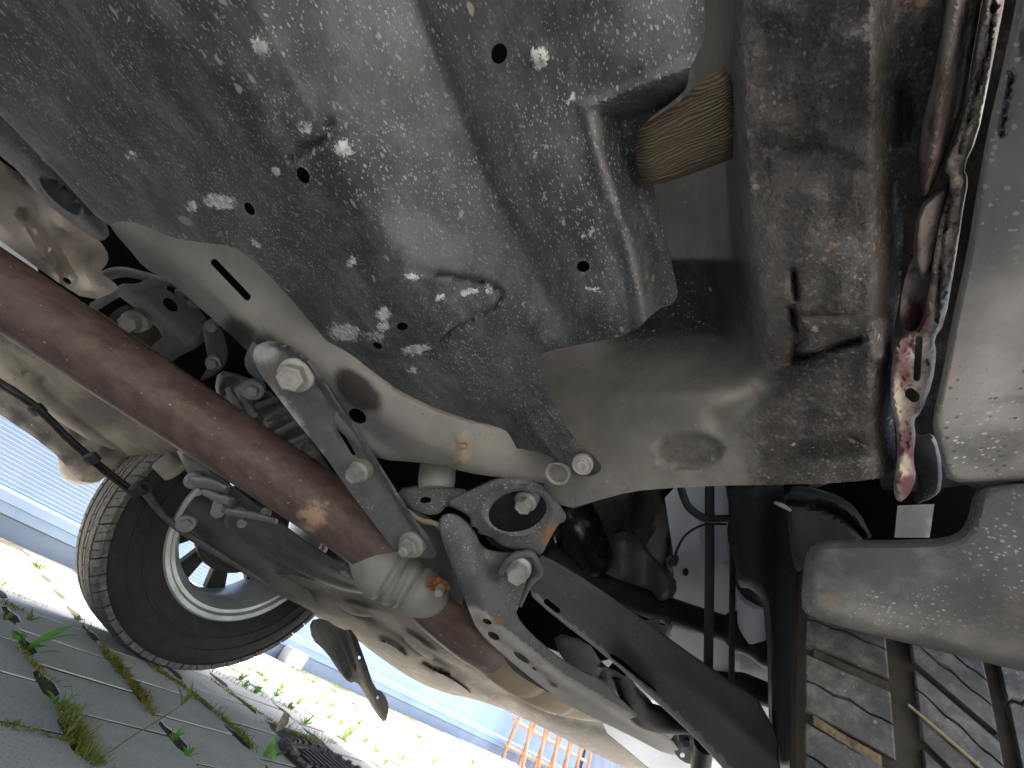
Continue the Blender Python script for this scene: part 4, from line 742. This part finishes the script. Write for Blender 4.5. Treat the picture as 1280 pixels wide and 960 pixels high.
# ------------------------------------------------------------------ wheels
def wheel_part(name, verts, faces, mat, par, ang=35): return new_obj(name, mesh(name, verts, faces, angle=ang), mat, par)
def carcass(par, cx, cy, cz, R, W, mat, inner):
    """tyre body turned about the axle; inner = +1 when the car's middle is towards +Y"""
    h = W/2; pr_ = []
    side = [(.218, h*.80), (.226, h*.86), (.232, h*.90), (.245, h*.97), (.262, h*1.0), (.272, h*1.004), (.274, h*1.022), (.278, h*1.022), (.280, h*1.004), (.290, h*.998), (.302, h*.988), (.303, h*1.002), (.307, h*1.0), (.308, h*.982), (.322, h*.96), (.334, h*.92), (R-.016, h*.875), (R-.010, h*.82)]
    pr_ = [(r, -y) for r, y in side]+[(R-.0085, -h*.5), (R-.0085, h*.5)]+[(r, y) for r, y in reversed(side)]
    return lathe('tyre', pr_, (cx, cy, cz), (0, 1, 0), mat, par, 96, 40, False)
def tread_block(v, f, poly, cx, cy, cz, R, depth=.0085, ch=.0011):
    """poly: (arc length from the rear, offset from the tyre's middle)"""
    n = len(poly); c = np.mean(poly, 0); s = len(v)
    for k, (r, sh) in enumerate(((R-depth-.003, 0), (R-ch, 0), (R, ch))):
        for a, y in poly:
            q = np.array([a, y])-c; L = np.linalg.norm(q); a2, y2 = c+q*(1-sh/max(L, 1e-6))
            drop = max(0, abs(y2)-.075)**2*9.5
            t = a2/R; rr = r-drop; v.append((cx-rr*math.cos(t), cy+y2, cz+rr*math.sin(t)))
    for L in range(2):
        for i in range(n): f.append((s+L*n+i, s+L*n+(i+1) % n, s+(L+1)*n+(i+1) % n, s+(L+1)*n+i))
    f.append(tuple(s+2*n+i for i in range(n)))
def wavy(a0, y0, a1, y1, amp=.0011, n=9):
    o = []
    for i in range(n+1):
        t = i/n; k = amp*math.sin(t*math.pi*4.6)*math.sin(t*math.pi)**.4
        o.append((a0+(a1-a0)*t+k, y0+(y1-y0)*t))
    return o
def tread(par, cx, cy, cz, R, mat, n=54, g=.0035, arc=None):
    v, f = [], []; pt = 2*math.pi*R/n; sp = .00045
    sk = .010                                                # shoulder slots lean
    for i in range(n):
        if arc and not (arc[0] < ((i*pt/R+math.pi) % (2*math.pi))-math.pi < arc[1]): continue
        a = i*pt
        for side in (1, -1):
            yo, yi = .104*side, .0597*side
            e0 = [(a+g, yo), (a+g-sk*.55, (yo+yi)/2), (a+g-sk, yi)]; mid = wavy(a+pt/2, yo, a+pt/2-sk, yi); e1 = [(a+pt-g, yo), (a+pt-g-sk*.55, (yo+yi)/2), (a+pt-g-sk, yi)]
            tread_block(v, f, e0+[(p-sp, y) for p, y in reversed(mid)], cx, cy, cz, R)
            tread_block(v, f, [(p+sp, y) for p, y in mid]+e1[::-1], cx, cy, cz, R)
            y0, y1 = .0473*side, .0145*side; dk = .026; a2 = a+.006
            e0 = [(a2+g*.6, y0), (a2+g*.6-dk, y1)]; m1 = wavy(a2+pt*.36, y0, a2+pt*.36-dk, y1); m2 = wavy(a2+pt*.68, y0, a2+pt*.68-dk, y1); e1 = [(a2+pt-g*.6, y0), (a2+pt-g*.6-dk, y1)]
            tread_block(v, f, e0+[(p-sp, y) for p, y in reversed(m1)], cx, cy, cz, R)
            tread_block(v, f, [(p+sp, y) for p, y in m1]+[(p-sp, y) for p, y in reversed(m2)], cx, cy, cz, R)
            tread_block(v, f, [(p+sp, y) for p, y in m2]+e1[::-1], cx, cy, cz, R)
        m0 = wavy(a, .0075, a+.006, -.0075); m1 = wavy(a+pt, .0075, a+pt+.006, -.0075)
        tread_block(v, f, [(p+sp*2, y) for p, y in m0]+[(p-sp*2, y) for p, y in reversed(m1)], cx, cy, cz, R)
    me = mesh('tread', v, f, angle=30); o = new_obj('tread', me, mat, par); o['kind'] = 'stuff'; return o
WX, WR, WW = .751, .36, .225
def wheel(name, cy, near):
    # a wheel moves with its car: a part whose pieces are sub-parts
    e = bpy.data.objects.new(name, None); C.objects.link(e); e.parent = car; e.location = -car.location; e.empty_display_size = .1
    return e
nw_c = (WX, .018-WW/2, WR)
near_tyre = carcass(car, *nw_c, WR, WW, M['groove'], 1); near_tyre.name = 'near_tyre'; near_tyre['label'] = 'near front tyre with dusty tread blocks and mud in its slots'
tread(near_tyre, *nw_c, WR, M['tyre'], arc=(-1.2, 1.4))
# mud packed in two shoulder slots, a straw caught in the tread
pt_ = 2*math.pi*WR/54
def tyre_pt(a, y, r): t = a/WR; return (nw_c[0]-r*math.cos(t), nw_c[1]+y, nw_c[2]+r*math.sin(t))
for k_, hh in ((-3, .004), (-2, .0030), (-1, .0022), (0, .0055), (1, .005)):
    v_, f_ = [], []; a_ = k_*pt_; g_ = .0031; yo, yi = .100, .066 if k_ % 2 else .060
    tread_block(v_, f_, [(a_-g_, yo), (a_+g_, yo), (a_+g_-.0055, (yo+yi)/2), (a_+g_-.0095, yi), (a_-g_-.0095, yi), (a_-g_-.0055, (yo+yi)/2)], *nw_c, WR-hh, .003)
    new_obj('packed_mud', mesh('packed_mud', v_, f_), M['mud'] if hh < .0035 else M['groove'], near_tyre)
lathe('near_rim', [(.20, -.09), (.226, -.092), (.226, -.085), (.205, -.075), (.19, .0), (.205, .085), (.228, .09), (.228, .096), (.20, .094), (.18, .0), (.06, -.05), (0, -.05)], nw_c, (0, 1, 0), M['rim'], car, 48, 35, False)
# far wheel
fw_c = (.741, 1.326+WW/2, WR)
ft = carcass(car, *fw_c, WR, WW, M['tyre_far'], -1); ft.name = 'far_tyre'; ft['label'] = 'far front tyre, dark inner sidewall, standing on the paving'
tread(ft, *fw_c, WR, M['tyre'], n=58, g=.0016)
rimo = lathe('far_rim', [(.226, .096), (.232, .098), (.236, .104), (.232, .108), (.222, .106), (.214, .092), (.206, .070), (.196, .050), (.194, -.02), (.205, -.07), (.216, -.10), (.230, -.105), (.230, -.112), (.216, -.112), (.200, -.100), (.190, -.07), (.186, -.02), (.186, .050), (.198, .075), (.208, .096), (.226, .096)], fw_c, (0, -1, 0), M['rim'], car, 72, 30, False)
hub = lathe('brake_disc', [(.0, .045), (.045, .045), (.05, .035), (.075, .035), (.08, .012), (.128, .012), (.132, .008), (.132, -.010), (.10, -.012), (.07, -.06), (0, -.06)], fw_c, (0, -1, 0), M['rimdark'], rimo, 48, 30)
for k in range(10):
    a = 2*math.pi*k/10+.12; v = []; 
    for r, wd, yo in ((.05, .020, .060), (.12, .019, .072), (.188, .027, .066)):
        for s, dy in ((-1, -.012), (1, -.012), (1, .014), (-1, .014)):
            x_, z_ = r*math.cos(a)-s*wd*math.sin(a), r*math.sin(a)+s*wd*math.cos(a); v.append((fw_c[0]+x_, fw_c[1]+yo+dy, fw_c[2]+z_))
    f = [(0, 1, 2, 3), (8, 9, 10, 11)]+[(i*4+j, i*4+(j+1) % 4, i*4+4+(j+1) % 4, i*4+4+j) for i in range(2) for j in range(4)]
    wheel_part('spoke', v, f, M['rimdark'], rimo)
lathe('hub_face', [(0, -.050), (.062, -.050), (.066, -.060), (.066, -.085), (0, -.09)], fw_c, (0, -1, 0), M['rimdark'], rimo, 32)
# ------------------------------------------------------------------ small things on the ground
def leaf_mesh(L, W, curl=.25, n=6):
    v, f = [], []
    for i in range(n+1):
        t = i/n; w_ = W*math.sin(math.pi*min(1, t*.97+.03))**.8*(1-.25*t); z = curl*L*math.sin(t*2.2)*.6
        v += [(t*L, -w_/2, z+.12*w_), (t*L, 0, z), (t*L, w_/2, z+.12*w_)]
    for i in range(n):
        for j in range(2): a = i*3+j; f.append((a, a+1, a+4, a+3))
    return mesh('leaf', v, f)
LEAVES = {}
def add_leaf(par, base, az, el, L, W, mat, curl=.25):
    k = (round(L/W, 1), curl, mat.name)
    if k not in LEAVES:
        LEAVES[k] = leaf_mesh(1, W/L, curl); LEAVES[k].materials.append(mat)
    o = bpy.data.objects.new('leaf', LEAVES[k]); C.objects.link(o); o.parent = par; o.location = base; o.rotation_euler = (random.uniform(-.4, .4), -el, az); o.scale = (L, L, L)
def stem(par, pts, r, mat):
    return tube_pts('stem', pts, [r]*(len(pts)-1)+[r*.4], mat, None, seg=6, n=5)
def plant(px, py, label, leaves, mat=None, stems=(), cat='weed', name='weed'):
    g = ground(px, py); e = empty(name, (g[0], g[1], -.004), label, cat, 'weeds between the pavers')
    for (dx, dy, dz, az, el, L, W, *cv) in leaves: add_leaf(e, (dx, dy, dz), az, el, L, W, mat or M['leaf'], cv[0] if cv else .25)
    for pts, r in stems:
        o = tube_pts('stem', pts, [r]*(len(pts)-1)+[r*.4], mat or M['leaf'], None, seg=6, n=5); o.parent = e
    return e
R_ = math.radians
def rosette(n, L, W, el=.7, spread=2*math.pi, a0=0, jit=.3):
    return [(0, 0, 0, a0+spread*i/n+random.uniform(-jit, jit), el+random.uniform(-.3, .3), L*random.uniform(.7, 1.15), W*random.uniform(.8, 1.1)) for i in range(n)]
plant(35, 808, 'weed with two long upright green leaves at the left picture edge', [(0, 0, 0, R_(-15), .55, .075, .020), (0, 0, 0, R_(20), .75, .065, .018), (0, 0, 0, R_(-60), .35, .04, .014), (0, 0, 0, R_(160), .3, .035, .02), (.01, -.02, 0, R_(-20), .3, .04, .016)])
plant(22, 800, 'small round-leaved seedling left of the long-leaved weed', [(0, 0, 0, R_(200), .5, .028, .022), (0, 0, 0, R_(60), .6, .02, .016)])
plant(70, 880, 'low two-leaved seedling in the zigzag joint below the long-leaved weed', [(0, 0, 0, R_(160), .4, .028, .02), (0, 0, 0, R_(-10), .7, .03, .014), (0, 0, 0, R_(-80), .5, .02, .01)])
e = plant(248, 828, 'thin tall weed with curled leaves in front of the far tyre', [(.0, 0, .0, R_(40), .9, .03, .009), (0, 0, 0, R_(150), .8, .035, .010), (0, 0, .0, R_(-60), .7, .03, .01), (.012, -.012, .03, R_(10), 1.2, .02, .006), (.03, -.01, .055, R_(-40), -.5, .022, .006), (.045, -.01, .07, R_(-20), -.9, .02, .006), (0, 0, 0, R_(100), 1.3, .03, .009), (.03, -.02, .05, R_(200), -.8, .02, .006)], None, [([(0, 0, 0), (.018, -.004, .03), (.045, -.008, .07), (.075, -.01, .11)], .0011)])
e = plant(120, 950, 'long bare grass stalk leaning over the pavers with a leafy tip', [(.12, .10, .055, R_(80), .9, .035, .007), (.12, .10, .055, R_(130), .5, .03, .007), (.12, .10, .055, R_(30), .8, .03, .006), (.12, .10, .055, R_(200), 1.0, .025, .005)], M['leaf2'], [([(0, 0, 0), (.04, .035, .02), (.09, .075, .042), (.125, .105, .06)], .0010)])
plant(330, 945, 'pale green weed with upright oval leaf beside the cast iron cover', [(0, 0, 0, R_(60), 1.2, .04, .018), (.02, 0, 0, R_(0), .5, .03, .014), (.03, .01, 0, R_(-40), .6, .03, .014), (.015, -.02, 0, R_(120), .7, .035, .014), (-.01, .01, 0, R_(170), .5, .03, .014)])
spots = [(305, 858), (318, 866), (345, 870), (362, 885), (300, 850), (410, 898), (425, 905), (438, 918), (455, 928), (470, 940), (395, 880), (372, 792+88), (330, 852), (380, 905), (500, 950), (480, 955), (540, 955), (412, 884), (448, 905), (520, 935), (350, 862), (430, 925), (590, 955)]
ORD = 'first second third fourth fifth sixth seventh eighth ninth tenth eleventh twelfth thirteenth fourteenth fifteenth sixteenth seventeenth eighteenth nineteenth twentieth twenty-first twenty-second twenty-third'.split()
spots.sort()
for i, (x, y) in enumerate(spots):
    k = random.choice([4, 5, 6]); plant(x, y, ORD[i]+' sprout counted from the far tyre along the edge of the sunlit paving', rosette(k, random.uniform(.025, .05), random.uniform(.009, .016), random.uniform(.5, .9)), M['leaf'] if i % 3 else M['leaf2'])
for i, (x, y) in enumerate([(215, 925), (235, 945), (5, 775), (35, 775), (95, 775)]):
    plant(x, y, ['sprout in the joint at the bottom edge left of the cover', 'lower sprout in the joint at the bottom edge', 'yellowed tuft at the left edge below the sunlit strip', 'second tuft near the left edge', 'brownish tuft close to the far tyre'][i], rosette(6, .025, .008, .7), M['leaf2'] if i > 1 else M['leaf'])
# dry leaf
lf = new_obj('dry_leaf', leaf_mesh(.06, .03, .5), M['dry']); g = ground(340, 922); lf.location = (g[0], g[1], .012); lf.rotation_euler = (.5, -.35, R_(60)); tag(lf, 'curled brown dry leaf resting beside the cast iron cover', 'leaf')
# straw caught in the tread
tag(tube_pts('straw', [tyre_pt(-.018, .052, WR+.0015), tyre_pt(-.030, .035, WR+.002), tyre_pt(-.042, .018, WR+.0025), tyre_pt(-.05, .004, WR+.0015)], [.0009, .0011, .0009, .0006], M['drygrass'], None, seg=6), 'single yellow straw stuck across the near tyre tread', 'straw')
# moss and soil tufts in the joints
def tuft_field(name, lines, mat, dens, hgt, wid, label, lean=.6):
    v, f = [], []
    for (pts, w_, k) in lines:
        g = np.array([ground(x, y)[:2] for x, y in pts]); 
        L = np.linalg.norm(np.diff(g, axis=0), axis=1); n = int(L.sum()*dens*k)
        for _ in range(n):
            i = rng.choice(len(L), p=L/L.sum()); t = rng.random(); c = g[i]+(g[i+1]-g[i])*t+rng.normal(0, w_, 2)
            h = hgt*rng.uniform(.4, 1.2); a = rng.uniform(0, 6.28); b = wid*rng.uniform(.6, 1.3); lx, ly = rng.normal(0, lean*h, 2); s = len(v); z0 = -.008
            v += [(c[0]+b*math.cos(a), c[1]+b*math.sin(a), z0), (c[0]-b*math.cos(a), c[1]-b*math.sin(a), z0), (c[0]+lx*.5-b*.6*math.cos(a), c[1]+ly*.5-b*.6*math.sin(a), z0+h*.7), (c[0]+lx, c[1]+ly, z0+h), (c[0]+lx*.5+b*.6*math.cos(a), c[1]+ly*.5+b*.6*math.sin(a), z0+h*.7)]
            f += [(s, s+1, s+2, s+4), (s+4, s+2, s+3)]
    o = new_obj(name, mesh(name, v, f, smooth=False), mat); return tag(o, label, 'moss', kind='stuff')
zigA = [(20, 807), (45, 835), (67, 853), (80, 880), (100, 923), (120, 957)]; zigB = [(107, 787), (133, 813), (160, 850), (180, 870), (190, 893), (230, 930)]; zigC = [(175, 815), (200, 840), (225, 855), (256, 880), (300, 915), (316, 935)]
La = [(0, 905), (45, 916), (87, 927)]; Lb = [(33, 827), (110, 848), (183, 867)]; Lc = [(90, 887), (150, 903), (200, 917)]
sh = [(245, 828), (300, 858), (360, 885), (420, 915), (480, 948)]; sh2 = [(265, 850), (310, 882), (360, 915), (400, 930)]
tuft_field('moss', [(zigB[1:4], .009, 3.2), (zigC[:3], .009, 2.6), (zigA[3:], .009, 3.0), (zigB[3:5], .006, 1.5), (La, .004, 1.3), (zigC[2:], .005, 1.3), (sh2, .006, 1.0), (zigA[:3], .004, .8), ([(0, 750), (25, 765)], .01, 2)], M['moss'], 2600, .012, .0022, 'yellow green moss cushions in the paver joints')
tuft_field('fine_grass', [(zigA[3:], .010, 1.2), (zigB[:2], .014, .8), (sh, .015, 1.2), ([(330, 905), (420, 930), (470, 955)], .012, .8), (zigC[3:], .006, .5), ([(0, 735), (60, 760)], .02, .5)], M['leaf2'], 420, .028, .0011, 'fine grass blades sprouting from the paver joints', .5)
ml = [([tuple(a) for a in ln], .006, 1) for ln in ([(120, 690+0), (160, 730)],)]
def field_xy(name, n, mat, label):
    v, f = [], []
    for _ in range(n):
        i = rng.integers(-2, 14); y = rng.uniform(1.55, 2.42); x = .42+XP*i+rng.normal(0, .008) if rng.random() < .5 else rng.uniform(.2, 4)
        if rng.random() < .5: y = .90+YP*(round((y-.9)/YP))+rng.normal(0, .008)
        if math.sin(x*7)+math.sin(y*9+x*2) < -.3: continue
        for _k in range(6):
            xx, yy = x+rng.normal(0, .012), y+rng.normal(0, .012); h = .018*rng.uniform(.4, 1.3); a = rng.uniform(0, 6.28); b = .0022; s = len(v); lx, ly = rng.normal(0, .008, 2)
            v += [(xx+b*math.cos(a), yy+b*math.sin(a), -.006), (xx-b*math.cos(a), yy-b*math.sin(a), -.006), (xx+lx, yy+ly, h)]; f.append((s, s+1, s+2))
    return tag(new_obj(name, mesh(name, v, f, smooth=False), mat), label, 'moss', kind='stuff')
field_xy('sunlit_moss', 1500, M['leaf2'], 'sparse moss and grass in the sunlit paving joints')
# cast iron cover
cov = empty('drain_cover', (MH[0], MH[1], 0), 'rusty ribbed cast iron cover set in the pavers at the bottom edge', 'drain cover')
lathe('ring', [(.115, -.03), (.158, -.03), (.158, .002), (.150, .004), (.124, .004), (.118, .002), (.115, -.006)], (*MH, 0), (0, 0, 1), M['iron'], cov, 48)
lathe('plate', [(.112, -.03), (.112, -.004), (.108, -.002), (0, -.002)], (*MH, 0), (0, 0, 1), M['iron'], cov, 48)
for k in range(-4, 5):
    L = math.sqrt(max(0, .10**2-(k*.022)**2)); rb_ = None
    for s in (-1, 1):
        box_pts('rib', (MH[0]+k*.022-.007, MH[1]+(-L if s < 0 else .004), -.004), (MH[0]+k*.022+.007, MH[1]+(-.004 if s < 0 else L), .005), M['iron'], cov, .002)
for k in range(30):
    a = 2*math.pi*k/30; c_ = (MH[0]+.137*math.cos(a), MH[1]+.137*math.sin(a), .003)
    v = [(c_[0]+r*math.cos(a)-t*math.sin(a), c_[1]+r*math.sin(a)+t*math.cos(a), z_) for z_, q in ((.0, 1), (.009, .75)) for r, t in ((-.011*q, -.008*q), (.011*q, -.008*q), (.011*q, .008*q), (-.011*q, .008*q))]
    new_obj('stud', mesh('stud', v, [(4, 5, 6, 7)]+[(j, (j+1) % 4, 4+(j+1) % 4, 4+j) for j in range(4)], smooth=False), M['iron'], cov)
# orange rack against the building
rk = empty('orange_rack', (5.6, 2.35, 0), 'orange tubular rack with leaning loops standing by the building', 'rack')
for k in range(6):
    x = 4.68+k*.36
    tube_pts('loop', [(x, 2.40, 0), (x+.04, 2.40, .25), (x+.10, 2.38, .52), (x+.14, 2.36, .56), (x+.18, 2.34, .52), (x+.20, 2.32, .25), (x+.24, 2.30, 0)], [.016]*7, M['orange'], rk, seg=10)
for z_ in (.10, .30):
    tube_pts('rail', [(4.66, 2.41, z_), (6.8, 2.41, z_)], [.014, .014], M['orange'], rk, seg=10)
